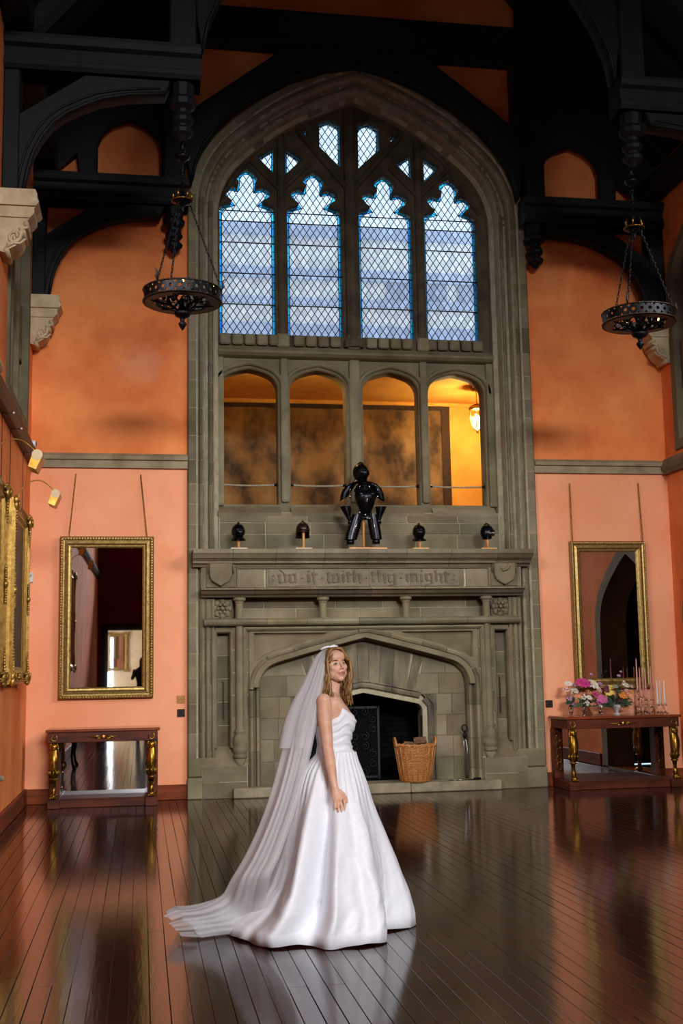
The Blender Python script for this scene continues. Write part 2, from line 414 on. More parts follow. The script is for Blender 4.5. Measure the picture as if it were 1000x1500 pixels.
# stone windows set in the side walls
LEADDK = M('dim_leaded_glass', (40, 52, 60), (26, 34, 40), rough=.3, scale=6, spec=.5)
def side_window(name, poly, side):
    root = side_plate(name, [poly], [[(13.0+(y-13.0), z) for y, z in shrink(poly, .17)]], -.03, .40, STONE2, None, side, bevel=.02)
    tag(root, kind='structure', label='stone mullioned window in the side wall')
    ys = [p[0] for p in poly]; y0, y1 = min(ys)+.17, max(ys)-.17
    for k in (1, 2):
        yc = y0+(y1-y0)*k/3
        x = XL if side < 0 else XR; s = -1 if side < 0 else 1
        MB().box(min(x+s*.02, x+s*.26), max(x+s*.02, x+s*.26), yc-.07, yc+.07, 4.7, 7.75).build('mullion', STONE2, root, bevel=.03)
    x0 = XL-.30 if side < 0 else XR+.28
    MB().box(x0, x0+.02, y0-.05, y1+.05, 4.66, 8.05).build('pane', LEADDK, root)
    for k in range(3):
        a = y0+(y1-y0)*(k+.08)/3; b = y0+(y1-y0)*(k+.92)/3; c = (a+b)/2; h = (b-a)/2
        side_plate('light_head', [[(a, 5.5), (a, 6.2), (b, 6.2), (b, 5.5)]+[(c+h*math.cos(R(t)), 5.5+h*1.2*math.sin(R(t))) for t in range(0, 181, 20)]], [], .05, .24, STONE2, root, side)
    return root
side_window('window_3', winL, -1); side_window('window_4', winR, 1)
# arched doorway in the right wall, dark passage behind it
d = side_plate('door_1', [[(15.42, 0)]+arch4(1.2, 1.15, .7, 50, cx=14.05, z0=2.25, off=.17)+[(12.68, 0)]], [[(15.2, -.5)]+arch4(1.15, 1.1, .7, 50, cx=14.05, z0=2.25)+[(12.9, -.5)]], -.03, .42, STONE2, None, 1, .02)
tag(d, kind='structure', label='pointed stone doorway in the right hand wall')
pas = MB(); x0, x1 = XR+.4, XR+1.6
pas.box(x1, x1+.1, 12.4, 15.7, 0, 3.8); pas.box(x0, x1, 12.3, 12.4, 0, 3.8); pas.box(x0, x1, 15.65, 15.75, 0, 3.8); pas.box(x0, x1, 12.4, 15.7, 3.7, 3.8); pas.box(x0-.4, x1, 12.4, 15.7, -.12, -.02)
pas.build('passage', M('passage_stone', (60, 55, 46), (40, 36, 30), rough=.9), d)
# rails and skirting on the side walls
for nm, x, s in (('trim_3', XL, 1), ('trim_4', XR, -1)):
    t = MB(); pr = [(0, 0), (.075, 0), (.085, .03), (.11, .06), (.12, .13), (.10, .17), (.06, .22), (0, .22)]
    t.grid([[(x+s*a, y, 4.33+b) for a, b in pr] for y in (-8.9, YW-.06)])
    t.f += [tuple(range(8)), tuple(range(15, 7, -1))]
    tag(t.build(nm, RAIL if s > 0 else STONE2, fix=True), kind='structure', label='moulded picture rail along the side wall')
tag(MB().box(XL-.01, XL+.035, -8.9, YW-.03, 0, .2).build('baseboard_left', BROWN, bevel=.008), kind='structure', label='brown skirting board along the left wall')
tag(MB().box(XR-.035, XR+.01, -8.9, 12.6, 0, .2).build('baseboard_right', BROWN, bevel=.008), kind='structure', label='brown skirting board along the right wall')
# far end behind the photographer
DARKRED = plaster('dark_red_wall', (120, 48, 32), (96, 36, 24))
rear = plate('wall_rear', [[(XL-.4, -.02), (XR+.4, -.02), (XR+.4, 8.8), (XC, 14.4), (XL-.4, 8.8)]], [[(-1.12, -.5), (.42, -.5), (.42, 2.66), (-1.12, 2.66)], [(.3, 5.0), (7.2, 5.0), (7.2, 9.4), (6.4, 10.08), (.3, 10.08)]], -9.35, -9.0, DARKRED)
tag(rear, kind='structure', label='dark red wall at the far end of the hall')
fr = MB(); fr.box(-1.27, -1.1, -9.4, -8.93, 0, 2.84); fr.box(.40, .57, -9.4, -8.93, 0, 2.84); fr.box(-1.27, .57, -9.4, -8.93, 2.64, 2.84)
tag(fr.build('door_2', OAK, bevel=.01), kind='structure', label='black oak door frame in the dark red wall')
ante = MB(); CREAM = M('cream_anteroom', (200, 180, 150), (184, 164, 134), rough=.8)
ante.box(-3.2, .9, -13.3, -13.1, 0, 3.3); ante.box(-3.3, -3.2, -13.1, -9.35, 0, 3.3); ante.box(.8, .9, -13.1, -9.35, 0, 3.3); ante.box(-3.2, .9, -13.1, -9.35, 3.2, 3.3); ante.box(-3.2, .9, -13.1, -9.0, -.15, -.02)
tag(ante.build('wall_anteroom', CREAM), kind='structure', label='cream walls of the anteroom beyond the door')
wf = MB()
for x in (.35, 2.05, 3.75, 5.45, 7.15): wf.box(x-.05, x+.05, -9.3, -9.05, 5.0, 10.2 if x < 6 else 9.5)
for z in (5.0, 7.5, 10.1): wf.box(.3, 7.2 if z < 10 else 6.4, -9.28, -9.08, z, z+.1)
tag(wf.build('window_5', STONE2, bevel=.02), kind='structure', label='unseen tall stone window at the far end, shaped for the wall light')  # unseen opening, shaped so its light fades up the end wall
for nm, x0, lab in (('added_window_6', XR+.06, 'unseen stone window added in the right hand wall for its lamp'), ('added_window_7', XL-.30, 'unseen stone window added in the left hand wall for its lamp')):  # both added out of view where the side lamps stand
    wf = MB()
    for y in (7.2, 8.3, 9.4, 10.5): wf.box(x0, x0+.24, y, y+.1, 4.65, 7.6)
    for z in (4.65, 6.1, 7.5): wf.box(x0+.02, x0+.22, 7.2, 10.6, z, z+.1)
    tag(wf.build(nm, STONE2, bevel=.02), kind='structure', label=lab)
tag(MB().box(-1.50, -1.02, -13.1, -13.06, .05, 2.45).build('window_8', emit('bright_pane', (235, 242, 255), 7.0)), kind='structure', label='bright glazed door at the end of the anteroom')
area('anteroom_fill_light', (-2.6, -11.5, 1.7), (R(90), 0, R(-90)), 1.6, 2.4, 190, (.95, .96, 1.0))  # lamp added to brighten the anteroom, no window stands behind it
# roof: two dark boarded slopes
for s, nm in ((-1, 'left'), (1, 'right')):
    t = MB(); e = XL-.4 if s < 0 else XR+.4
    t.add([(e, -9.4, 8.55), (e, 16.1, 8.55), (XC, 16.1, 14.2), (XC, -9.4, 14.2), (e, -9.4, 8.75), (e, 16.1, 8.75), (XC, 16.1, 14.4), (XC, -9.4, 14.4)],
          [(0, 1, 2, 3), (7, 6, 5, 4), (0, 4, 5, 1), (3, 2, 6, 7), (0, 3, 7, 4), (1, 5, 6, 2)])
    c = t.build('ceiling', OAK, fix=True); tag(c, kind='structure', label='steep dark oak boarded roof slope')
    for k in range(9):
        y = 15.2-k*.75
        b = MB(); nx = (XC-e); L_ = math.hypot(nx, 5.65); px, pz = nx/L_, 5.65/L_
        b.add([(e+px*q+h*(-pz)*(-s)*-1*0, y+dy, 8.55+pz*q-hh) for q in (.3, L_-.1) for dy in (-.06, .06) for hh in (0, .16) for h in (0,)],
              [(0, 2, 3, 1), (4, 5, 7, 6), (0, 1, 5, 4), (2, 6, 7, 3), (0, 4, 6, 2), (1, 3, 7, 5)])
        b.build('rafter', OAK, c, fix=True)
# ---------------------------------------------------------------- stone surround of the great arch (blocks)
YG = 16.10
sprof = [(0, YW+.30), (0, YW-.055), (-.02, YW-.075), (-.11, YW-.075), (-.13, YW-.055), (-.135, YW-.01), (-.155, YW-.005), (-.165, YW-.045), (-.195, YW-.06), (-.225, YW-.04),
         (-.235, YW+.02), (-.245, YW+.10), (-.285, YW+.13), (-.295, YW+.08), (-.325, YW+.06), (-.355, YW+.08), (-.365, YW+.15), (-.375, YW+.25), (-.43, YW+.30), (-.44, YW+.62)]
sback = [(n+.0, y) for n, y in sprof]
path = [(XS-SH, .5), (XS-SH, SZ)] + arch_out[::-1][1:-1] + [(XS+SH, SZ), (XS+SH, .5)]
def resample(path, step):
    P = [Vector(p) for p in path]; L_ = [0]
    for a, b in zip(P[:-1], P[1:]): L_.append(L_[-1]+(b-a).length)
    n = max(1, round(L_[-1]/step)); out = []
    for i in range(n+1):
        s = L_[-1]*i/n; k = 0
        while k < len(P)-2 and L_[k+1] < s: k += 1
        t = (s-L_[k])/max(1e-9, L_[k+1]-L_[k]); q = P[k].lerp(P[k+1], min(1, max(0, t))); out.append((q.x, q.y))
    return out
core = MB(); core.sweep([(n-(.006 if 0 < i < len(sprof)-1 else 0), y+.004) for i, (n, y) in enumerate(sprof)], path)
trim = core.build('trim_5', MORTAR, fix=True); tag(trim, kind='structure', label='moulded stone arch surround rising from floor to roof')
fine = resample(path, .055); step = 6; i = 0
while i < len(fine)-1:
    n = random.choice((5, 6, 6, 7)); seg = fine[i:min(len(fine), i+n+1)]
    if len(fine)-1-(i+n) < 3: seg = fine[i:]; n = len(seg)
    a, b = Vector(seg[0]), Vector(seg[-1])
    seg[0] = tuple(a+(Vector(seg[1])-a).normalized()*.0038); seg[-1] = tuple(b-(b-Vector(seg[-2])).normalized()*.0038)
    straight = abs((Vector(seg[0])-Vector(seg[-1])).length - sum((Vector(p)-Vector(q)).length for p, q in zip(seg[:-1], seg[1:]))) < 1e-4
    MB().sweep(sprof, [seg[0], seg[-1]] if straight else [seg[0]]+seg[2:-1:2]+[seg[-1]]).build('stone_block', STONE, trim, fix=True)
    i += n
for s in (-1, 1):   # plinths under the jambs
    x0, x1 = (XS-SH, XS-SH+.42) if s < 0 else (XS+SH-.42, XS+SH)
    MB().box(x0-.004, x1, YW-.10, YW+.2, 0, .27).build('plinth_block', STONE, trim, bevel=.012)
    MB().box(x0, x1, YW-.082, YW+.2, .273, .52).build('plinth_block', STONE, trim, bevel=.02)

def blocks(parent, x0, x1, z0, z1, y0, y1, h=.28, w=.5, mat=STONE, name='stone_block', gap=.009, jit=.2, proud=.004, back=True):
    """coursed ashlar: separate blocks over a rectangle"""
    me = unit_block('stone_block')
    if not me.materials: me.materials.append(STONE)
    nr = max(1, round((z1-z0)/h)); off = wpos(parent)
    if back: MB().box(x0+.003, x1-.003, y0+.007, y1+.01, z0+.003, z1-.003).build('mortar_bed', MORTAR, parent)
    for r in range(nr):
        a, b = z0+(z1-z0)*r/nr, z0+(z1-z0)*(r+1)/nr
        nc = max(1, round((x1-x0)/w)); xs = [x0+(x1-x0)*(c+(.5 if (r % 2 and nc > 1) else 0))/nc for c in range(nc+1)]
        xs = [x0]+[x+random.uniform(-jit, jit)*w for x in xs if x0+.08 < x < x1-.08]+[x1]
        for p, q in zip(xs[:-1], xs[1:]):
            o = obj(name, me, parent); e = random.uniform(0, proud)
            o.location = Vector(((p+q)/2, (y0+y1)/2-e, (a+b)/2))-off; o.scale = (q-p-gap, y1-y0, b-a-gap)

# ---------------------------------------------------------------- upper traceried window
wroot = thing('window_1', 'tall four-light stone tracery window with diamond leaded glass', None, (XC, YG, 6.05), kind='structure')
inn = arch4(cx=XS, z0=SZ, n=10, off=-.42, **ARCH)
head = [(1, 0), (.965, .04), (.84, .068), (.60, .10), (.56, .118), (.66, .15), (.78, .19), (.855, .245), (.84, .295), (.74, .332), (.55, .362), (.44, .352), (.345, .33), (.31, .36), (.305, .405), (.38, .44), (.40, .48), (.34, .53), (.20, .585), (0, .635)]
def light_poly(c, hw, z0, zs):
    return [(c-hw, z0), (c+hw, z0)]+[(c+hw*x, zs+z) for x, z in head]+[(c-hw*x, zs+z) for x, z in head[-2::-1]]
def smooth2(pts, n=3):
    out = []
    for i in range(len(pts)-1):
        p0, p1, p2, p3 = pts[max(0, i-1)], pts[i], pts[i+1], pts[min(len(pts)-1, i+2)]
        for j in range(n):
            t = j/n; out.append(tuple(.5*((2*b)+(c-a)*t+(2*a-5*b+4*c-d)*t*t+(3*b-a-3*c+d)*t**3) for a, b, c, d in zip(p0, p1, p2, p3)))
    return out+[pts[-1]]
head = smooth2(head[:5])+smooth2(head[4:13])[1:]+smooth2(head[12:])[1:]
TRAC = M('smoke_dark_stone', (92, 80, 60), (62, 53, 40), rough=.85, scale=3, bump=.2, bscale=60, spec=.25)
lights = [light_poly(XC+c, .40, 6.36, 8.235) for c in (-1.51, -.535, .52, 1.50)]
def sym(p): return [p, [(-x, z) for x, z in p]]
tops = sym([(.125, 8.92), (.455, 9.245), (.455, 9.61), (.29, 9.685), (.125, 9.61)])+sym([(.69, 9.04), (.945, 8.785), (.94, 9.21)])+sym([(1.36, 9.03), (1.11, 9.205), (1.12, 8.785)])+sym([(.75, 9.465), (.625, 9.535), (.625, 9.375)])
tops = [[(XC+x, z) for x, z in p] for p in tops]
outer = [(XS+1.99, 6.05)]+inn+[(XS-1.99, 6.05)]
plate('tracery', [outer], [shrink(p, -.015) if len(p) > 9 else p for p in []]+lights+tops, YG+.02, YG+.26, TRAC, wroot, bevel=.008, res=1)
def bar(mb, pts, r): mb.tube([(XC+x, YG+.02, z) for x, z in pts], r, 8)
for s in (-1, 1):
    t = MB(); bar(t, [(0, 8.55), (s*.78, 9.47)], .045); bar(t, [(s*1.02, 8.52), (s*1.5, 9.0)], .035); bar(t, [(s*1.02, 8.52), (s*.58, 8.97)], .035); bar(t, [(s*1.95, 8.3), (s*1.4, 9.12), (s*1.02, 9.42)], .04)
    t.build('tracery_bar', TRAC, wroot, smooth=True)
for x, r, z1 in ((-1.02, .065, 9.4), (0, .10, 9.8), (1.02, .065, 9.4)):
    t = MB(); t.lathe([(r, 6.2), (r, z1)], (XC+x, YG+.03, 0), 10); t.lathe([(r*1.5, 6.2), (r*1.5, 6.30), (r*1.1, 6.36), (r, 6.4)], (XC+x, YG+.03, 0), 10)
    t.build('mullion', TRAC, wroot, smooth=False)
# leaded glass
def glass(name, c, var, tr):
    m = bpy.data.materials.new(name); m.use_nodes = True; t = m.node_tree; N = t.nodes; L = t.links; N.remove(N['Principled BSDF'])
    oi = N.new('ShaderNodeObjectInfo'); ge = N.new('ShaderNodeNewGeometry'); ad = N.new('ShaderNodeMath'); L.new(oi.outputs['Random'], ad.inputs[0]); L.new(ge.outputs['Random Per Island'], ad.inputs[1])
    w = N.new('ShaderNodeTexWhiteNoise'); w.noise_dimensions = '1D'; L.new(ad.outputs[0], w.inputs['W'])
    hs = N.new('ShaderNodeHueSaturation'); hs.inputs['Color'].default_value = lin(c)
    mr = N.new('ShaderNodeMapRange'); mr.inputs[3].default_value = 1-var; mr.inputs[4].default_value = 1+var*.4; L.new(w.outputs[0], mr.inputs[0]); L.new(mr.outputs[0], hs.inputs['Value'])
    m2 = N.new('ShaderNodeMapRange'); m2.inputs[3].default_value = .5-var*.12; m2.inputs[4].default_value = .5+var*.10
    sp_ = N.new('ShaderNodeSeparateColor'); L.new(w.outputs['Color'], sp_.inputs[0]); L.new(sp_.outputs[1], m2.inputs[0]); L.new(m2.outputs[0], hs.inputs['Hue'])
    tb = N.new('ShaderNodeBsdfTransparent'); L.new(hs.outputs[0], tb.inputs[0])
    tl = N.new('ShaderNodeBsdfTranslucent'); L.new(hs.outputs[0], tl.inputs[0])
    gl = N.new('ShaderNodeBsdfGlossy'); gl.inputs['Roughness'].default_value = .08
    a = N.new('ShaderNodeMixShader'); a.inputs[0].default_value = 1-tr; L.new(tb.outputs[0], a.inputs[1]); L.new(tl.outputs[0], a.inputs[2])
    b = N.new('ShaderNodeMixShader'); b.inputs[0].default_value = .05; L.new(a.outputs[0], b.inputs[1]); L.new(gl.outputs[0], b.inputs[2])
    L.new(b.outputs[0], N['Material Output'].inputs['Surface']); return m
QUARRY = glass('pale_quarry_glass', (226, 232, 240), .22, .70); BORDER = glass('blue_border_glass', (118, 214, 250), .2, .9)
LEAD = M('lead', (36, 38, 42), (26, 28, 30), rough=.6, metal=.3)
allp = []; lead = {}
dw, dh = .1, .152
lr = []
for li, poly in enumerate(lights+tops):
    small = li >= 4
    root = obj('leaded_light', None, wroot) if False else None
    cx = sum(p[0] for p in poly)/len(poly); bw = .040 if not small else .024
    innp = shrink(poly, bw); ll = MB(); yy = YG+.15
    rod = MB()
    n = len(poly) if area2(poly) > 0 else 0
    pp = poly if area2(poly) > 0 else poly[::-1]
    # border strip in short pieces
    bp = resample(pp+[pp[0]], .115 if not small else .09); ip = shrink(bp[:-1], bw); ip.append(ip[0])
    bo = MB()
    for k in range(len(bp)-1):
        q = [bp[k], bp[k+1], ip[k+1], ip[k]]
        if abs(area2(q)) < 2e-4: continue
        bo.prism(shrink(q, .003), yy, yy+.004)
        for a, b in ((ip[k], ip[k+1]), (bp[k], ip[k])): ll.tube([(a[0], yy, a[1]), (b[0], yy, b[1])], .0055, 4)
    # diamonds
    x0 = min(p[0] for p in poly); x1 = max(p[0] for p in poly); z0 = min(p[1] for p in poly); z1 = max(p[1] for p in poly)
    ipl = shrink(pp, bw) if small else ip[:-1]
    for i in range(-12, 13):
        for j in range(int((z1-z0)/dh*2)+3):
            c = (cx+(i+(j % 2)*.5)*dw, z0+j*dh/2)
            dm = [(c[0]-dw/2, c[1]), (c[0], c[1]-dh/2), (c[0]+dw/2, c[1]), (c[0], c[1]+dh/2)]
            ins = [inside(p, ipl) for p in dm]
            q = dm if all(ins) else (dedup(clip(ipl, dm)) if (any(ins) or inside(c, ipl)) else [])
            if len(q) < 3 or abs(area2(q)) < 5e-4: continue
            allp.append((abs(area2(q)) - (0 if not small else .01), li, q if all(ins) else None, c, q))
            for k in range(len(q)):
                a, b = q[k], q[(k+1) % len(q)]
                if all(ins) and k > 1: continue
                ll.tube([(a[0], yy, a[1]), (b[0], yy, b[1])], .0056, 4)
    lc = ll.build('lead_came', LEAD, wroot)
    bo.build('border_glass', BORDER, wroot)
    if not small:
        for z in (6.84, 7.30, 7.76, 8.08, 8.235):
            MB().tube([(cx-.4, yy-.012, z), (cx+.4, yy-.012, z)], .009, 6).build('saddle_bar', IRON, wroot)
dme = bpy.data.meshes.new('pane'); k = .006
k = .001; dme.from_pydata([(-dw/2+k, 0, 0), (0, 0, -dh/2+k*1.5), (dw/2-k, 0, 0), (0, 0, dh/2-k*1.5)], [], [(0, 1, 2, 3)]); dme.materials.append(QUARRY)
full = [a for a in allp if a[2] is not None and a[1] < 4]; random.shuffle(full)
pick = set(); per = {}
for a in full:
    if per.get(a[1], 0) < 73: per[a[1]] = per.get(a[1], 0)+1; pick.add(id(a))
rest = MB(); wp_ = wpos(wroot)
for a in allp:
    if id(a) in pick:
        o = obj('pane', dme, wroot); o.location = Vector((a[3][0], YG+.152, a[3][1]))-wp_; o.rotation_euler = (R(random.gauss(0, .7)), 0, R(random.gauss(0, .7)))
    else:
        q = a[4]; rest.add([(x, YG+.152, z) for x, z in q], [tuple(range(len(q)))])
tag(rest.build('pane', QUARRY, wroot), kind='stuff')
# sill with billets, string below
sb = MB().sweep([(-.02, YG+.3), (-.02, YG-.03), (.0, YG-.09), (.035, YG-.13), (.07, YG-.13), (.085, YG-.09), (.15, YG-.02), (.15, YG+.3)], [(XS-1.99, 6.03), (XS+1.99, 6.03)])
sb.build('transom_moulding', STONE2, wroot, fix=True)
for i in range(22):
    x = XC-1.93+i*(3.86/22)
    if any(abs(x+.088-XC-m) < .1 for m in (-1.02, 0, 1.02)): continue
    MB().box(x+.012, x+.165, YG-.05, YG+.05, 6.20, 6.355).build('billet', STONE, wroot, bevel=.02)
for c in (-1.02, 0, 1.02): MB().box(XC+c-.09, XC+c+.09, YG-.07, YG+.05, 6.17, 6.37).build('billet', STONE, wroot, bevel=.02)

# ---------------------------------------------------------------- gallery openings below the window
g = thing('window_2', 'row of four open arched stone gallery openings above the mantel', None, (XC, YG, 3.9), kind='structure')
op = []
for c, hw in ((-1.505, .405), (-.525, .40), (.53, .405), (1.50, .415)):
    op.append([(XC+c+hw, 3.93)]+arch4(hw, .30, .25, 68, cx=XC+c, z0=5.56)+[(XC+c-hw, 3.93)])
plate('arcade', [[(XS-1.99, 3.72), (XS+1.99, 3.72), (XS+1.99, 6.07), (XS-1.99, 6.07)]], op, YG, YG+.30, STONE2, g, bevel=.035, res=2)
for k, (c, hw) in enumerate(((-1.505, .405), (-.525, .40), (.53, .405), (1.50, .415))):
    t = MB(); t.sweep([(.0, YG+.02), (.0, YG-.03), (.02, YG-.05), (.05, YG-.05), (.06, YG-.02), (.06, YG+.02)], arch4(hw, .30, .25, 68, cx=XC+c, z0=5.56, off=.045)[::-1])
    t.build('hood_mould', STONE2, g, fix=True)
for x, r in ((-1.01, .06), (0, .08), (1.01, .06)):
    t = MB(); t.box(XC+x-r, XC+x+r, YG-.06, YG+.05, 3.95, 6.02); t.build('mullion', STONE, g, bevel=.035, seg=2)
for x in (-1.96, 1.96): MB().box(XC+x-.06+.04, XC+x+.06+.04, YG-.05, YG+.05, 3.9, 6.02).build('mullion', STONE, g, bevel=.03, seg=2)
t = MB()
for x0, x1 in ((-1.96, -1.08), (-.94, -.09), (.09, .94), (1.08, 2.0)):
    t = MB(); t.add([(XC+x0, YG-.14, 3.79), (XC+x1, YG-.14, 3.79), (XC+x1, YG+.05, 3.935), (XC+x0, YG+.05, 3.935), (XC+x0, YG+.05, 3.75), (XC+x1, YG+.05, 3.75), (XC+x0, YG-.14, 3.75), (XC+x1, YG-.14, 3.75)],
          [(0, 1, 2, 3), (6, 7, 1, 0), (4, 5, 7, 6), (3, 2, 5, 4), (0, 3, 4, 6), (1, 7, 5, 2)])
    t.build('sill_block', STONE, g, fix=True)
# ashlar between mantel and openings
wa = MB().box(XS-1.99, XS+1.99, 15.975, 16.35, 3.05, 3.80).build('wall_chimney', MORTAR); tag(wa, kind='structure', label='coursed grey stone blocks above the mantel shelf')
z = 3.22
for h in (.28, .155, .12, .16):
    pass
for a, b in ((3.20, 3.49), (3.49, 3.655), (3.655, 3.795)):
    blocks(wa, XS-1.98, XS+1.98, a, b, 15.965, 16.1, h=b-a, w=.62)
# ---------------------------------------------------------------- gallery room behind the openings
OCHRE = M('ochre_gallery_wall', (226, 170, 74), (206, 148, 56), rough=.85, scale=2)
gw = MB(); gx0, gx1, gy0, gy1 = .4, 6.75, 16.42, 18.72
gw.box(gx0, gx1, gy1, gy1+.15, 3.4, 6.2); gw.box(gx0-.15, gx0, gy0-.05, gy1, 3.4, 6.2); gw.box(5.62, 5.75, 17.9, gy1, 3.4, 6.2); gw.box(gx1, gx1+.15, gy0-.05, gy1, 3.4, 6.2)
tag(gw.build('wall_gallery', OCHRE), kind='structure', label='ochre walls of the lamplit gallery')
tag(MB().box(gx0-.1, gx1+.1, gy0-.08, gy1+.1, 6.05, 6.2).build('ceiling_gallery', OCHRE), kind='structure', label='ochre plaster ceiling of the gallery')
tag(MB().box(gx0-.1, gx1+.1, gy0-.08, gy1+.1, 3.45, 3.6).build('floor_gallery', BROWN), kind='structure', label='wooden floor of the gallery')
co = MB(); co.box(gx0, 5.62, gy1-.05, gy1, 5.97, 6.05); tag(co.build('trim_6', OCHRE, bevel=.02), kind='structure', label='ochre cornice of the gallery')
def tap_mat():
    m = M('verdure_tapestry', (136, 104, 58), (60, 44, 26), rough=.95, scale=2.4, lo=.38, hi=.62, bump=.3, bscale=160, stretch=(1, 1, .7), detail=9)
    return m
tp = thing('tapestry', 'large faded brown woodland tapestry hanging on the ochre gallery wall', 'tapestry', (2.9, gy1-.03, 4.0))
rows = []
for i in range(14):
    z = 3.66+(5.95-3.66)*i/13
    rows.append([(.8+(5.02-.8)*k/60, gy1-.04-.012*math.sin(k*.55+i*.1), z) for k in range(61)])
MB().grid(rows).build('woven_cloth', tap_mat(), tp, smooth=True)
b = MB(); b.box(.78, 5.06, gy1-.075, gy1-.03, 5.90, 5.965); b.build('border', M('tapestry_border', (60, 38, 18), (38, 24, 12), rough=.9, scale=12), tp)
b = MB(); b.box(4.92, 5.06, gy1-.07, gy1-.03, 3.66, 5.9); b.build('border', MATS['tapestry_border'], tp)
# lanterns
GLOW = emit('lantern_glow', (255, 206, 120), 9.0)
LGL = bpy.data.materials.new('lantern_glass'); LGL.use_nodes = True
_t = LGL.node_tree; _t.nodes.remove(_t.nodes['Principled BSDF']); _a = _t.nodes.new('ShaderNodeBsdfTransparent'); _g = _t.nodes.new('ShaderNodeBsdfGlossy'); _g.inputs['Roughness'].default_value = .1; _m = _t.nodes.new('ShaderNodeMixShader')
_m.inputs[0].default_value = .12; _t.links.new(_a.outputs[0], _m.inputs[1]); _t.links.new(_g.outputs[0], _m.inputs[2]); _t.links.new(_m.outputs[0], _t.nodes['Material Output'].inputs[0])
BRASS = M('brass', (190, 146, 70), (150, 108, 44), rough=.3, metal=1, scale=20)
p = at(698, 600, 17.6)
ln = thing('hanging_lantern', 'glass bell lantern glowing warm on a chain from the gallery ceiling', 'lantern', (p.x, 17.6, 5.30))
lx, ly = p.x, 17.6
t = MB(); t.lathe([(.01, 5.99), (.07, 5.99), (.10, 6.03), (.10, 6.05)], (lx, ly, 0), 14); t.build('ceiling_rose', BRASS, ln, smooth=True)
MB().tube([(lx, ly, 5.72), (lx, ly, 6.0)], .008, 6).build('chain', BRASS, ln)
MB().lathe([(.03, 5.78), (.11, 5.74), (.13, 5.70), (.12, 5.68)], (lx, ly, 0), 14).build('cap', BRASS, ln, smooth=True)
MB().lathe([(.105, 5.68), (.115, 5.58), (.105, 5.48), (.07, 5.39), (.02, 5.35)], (lx, ly, 0), 14, caps=False).build('bell_glass', LGL, ln, smooth=True)
MB().ball((lx, ly, 5.55), (.035, .035, .06)).build('bulb', GLOW, ln, smooth=True)
t = MB()
for k in range(6):
    a = k*math.pi/3; t.tube([(lx+r*math.cos(a), ly+r*math.sin(a), z) for r, z in ((.108, 5.69), (.118, 5.58), (.108, 5.48), (.073, 5.39), (.0, 5.33))], .006, 5)
t.lathe([(.0, 5.30), (.02, 5.32), (.012, 5.35)], (lx, ly, 0), 8); t.build('cage', BRASS, ln, smooth=True)
def point(name, loc, e, c, r=.06, parent=None):
    l = bpy.data.lights.new(name, 'POINT'); l.energy = e; l.color = c; l.shadow_soft_size = r
    o = bpy.data.objects.new(name, l); col.objects.link(o); o.location = loc; return o
point('lantern_light', (lx, ly, 5.55), 165, (1, .73, .36), .1)
p2 = at(425, 545, 16.5)
w = thing('wall_lamp', 'small brass lamp on the inner gallery wall above the arches', 'lamp', (p2.x, 16.42, 5.9))
MB().lathe([(.04, 16.40), (.04, 16.43), (.015, 16.44), (.012, 16.52)], (p2.x, 0, 5.93), 10, axis='y').build('bracket', BRASS, w, smooth=True)
MB().ball((p2.x, 16.54, 5.96), .03).build('bulb', GLOW, w, smooth=True)
point('wall_lamp_light', (p2.x, 16.62, 5.94), 30, (1, .70, .32), .05)
# rope rails across the openings
ROPE = M('grey_rope', (168, 156, 132), (120, 108, 86), rough=.95, scale=60)
for k, (a, b) in enumerate(((-1.90, -1.11), (-.92, -.13), (.125, .93), (1.09, 1.91))):
    zz = 4.22
    r = thing('rope_rail', ['grey rope rail in the arched opening above the plain dark helmet and its neighbour', 'grey rope rail in the opening just beside the armour, towards the combed helmet', 'grey rope rail in the opening behind the armour, beside the tapestry edge', 'grey rope rail in the opening with the glowing lantern'][k], 'rope', (XC+(a+b)/2, YG+.12, zz), group='rope rails across the gallery openings')
    L_ = b-a
    t = MB()
    for ph in range(3):
        t.tube([(XC+a+L_*i/60, YG+.12+.007*math.cos(i*.9+ph*2.094), zz+.007*math.sin(i*.9+ph*2.094)-.012*math.sin(math.pi*i/60)) for i in range(61)], .0085, 5)
    t.build('rope', ROPE, r, smooth=True)
    for x in (XC+a+.012, XC+b-.012):
        MB().lathe([(.028, -.015), (.028, .0), (.018, .005), (.018, .03)] if x < XC+(a+b)/2 else [(.018, -.03), (.018, -.005), (.028, 0), (.028, .015)], (x, YG+.12, zz), 10, axis='x').build('end_bracket', IRON, r, smooth=True)
# neighbouring wing seen dimly through the leaded glass
FAC = M('pale_render', (246, 246, 240), (234, 236, 232), rough=.9, scale=.8); FACB = M('slate_band', (176, 194, 226), (160, 180, 212), rough=.8, scale=1)
YF2 = 24.0
def zz_(py): return at(500, py+0, YF2).z
wing = thing('exterior_wing', 'pale rendered wing with blue bands seen through the leaded window', 'building', (XC+1, YF2, 0))
MB().box(-2, 10, YF2, YF2+.3, 0, zz_(334)).build('facade', FAC, wing)
for y0, y1 in ((334, 350), (397, 412), (440, 449), (478, 500)):
    MB().box(-2, 10, YF2-.12, YF2+.05, zz_(y1), zz_(y0)).build('band', FACB, wing)
for k in range(4):
    a = at(560+k*52, 420, YF2); MB().box(a.x-.28+.35, a.x+.28+.35, YF2-.04, YF2+.05, zz_(438), zz_(414)).build('window', M('wing_window', (150, 164, 196), (136, 150, 184), rough=.4), wing)
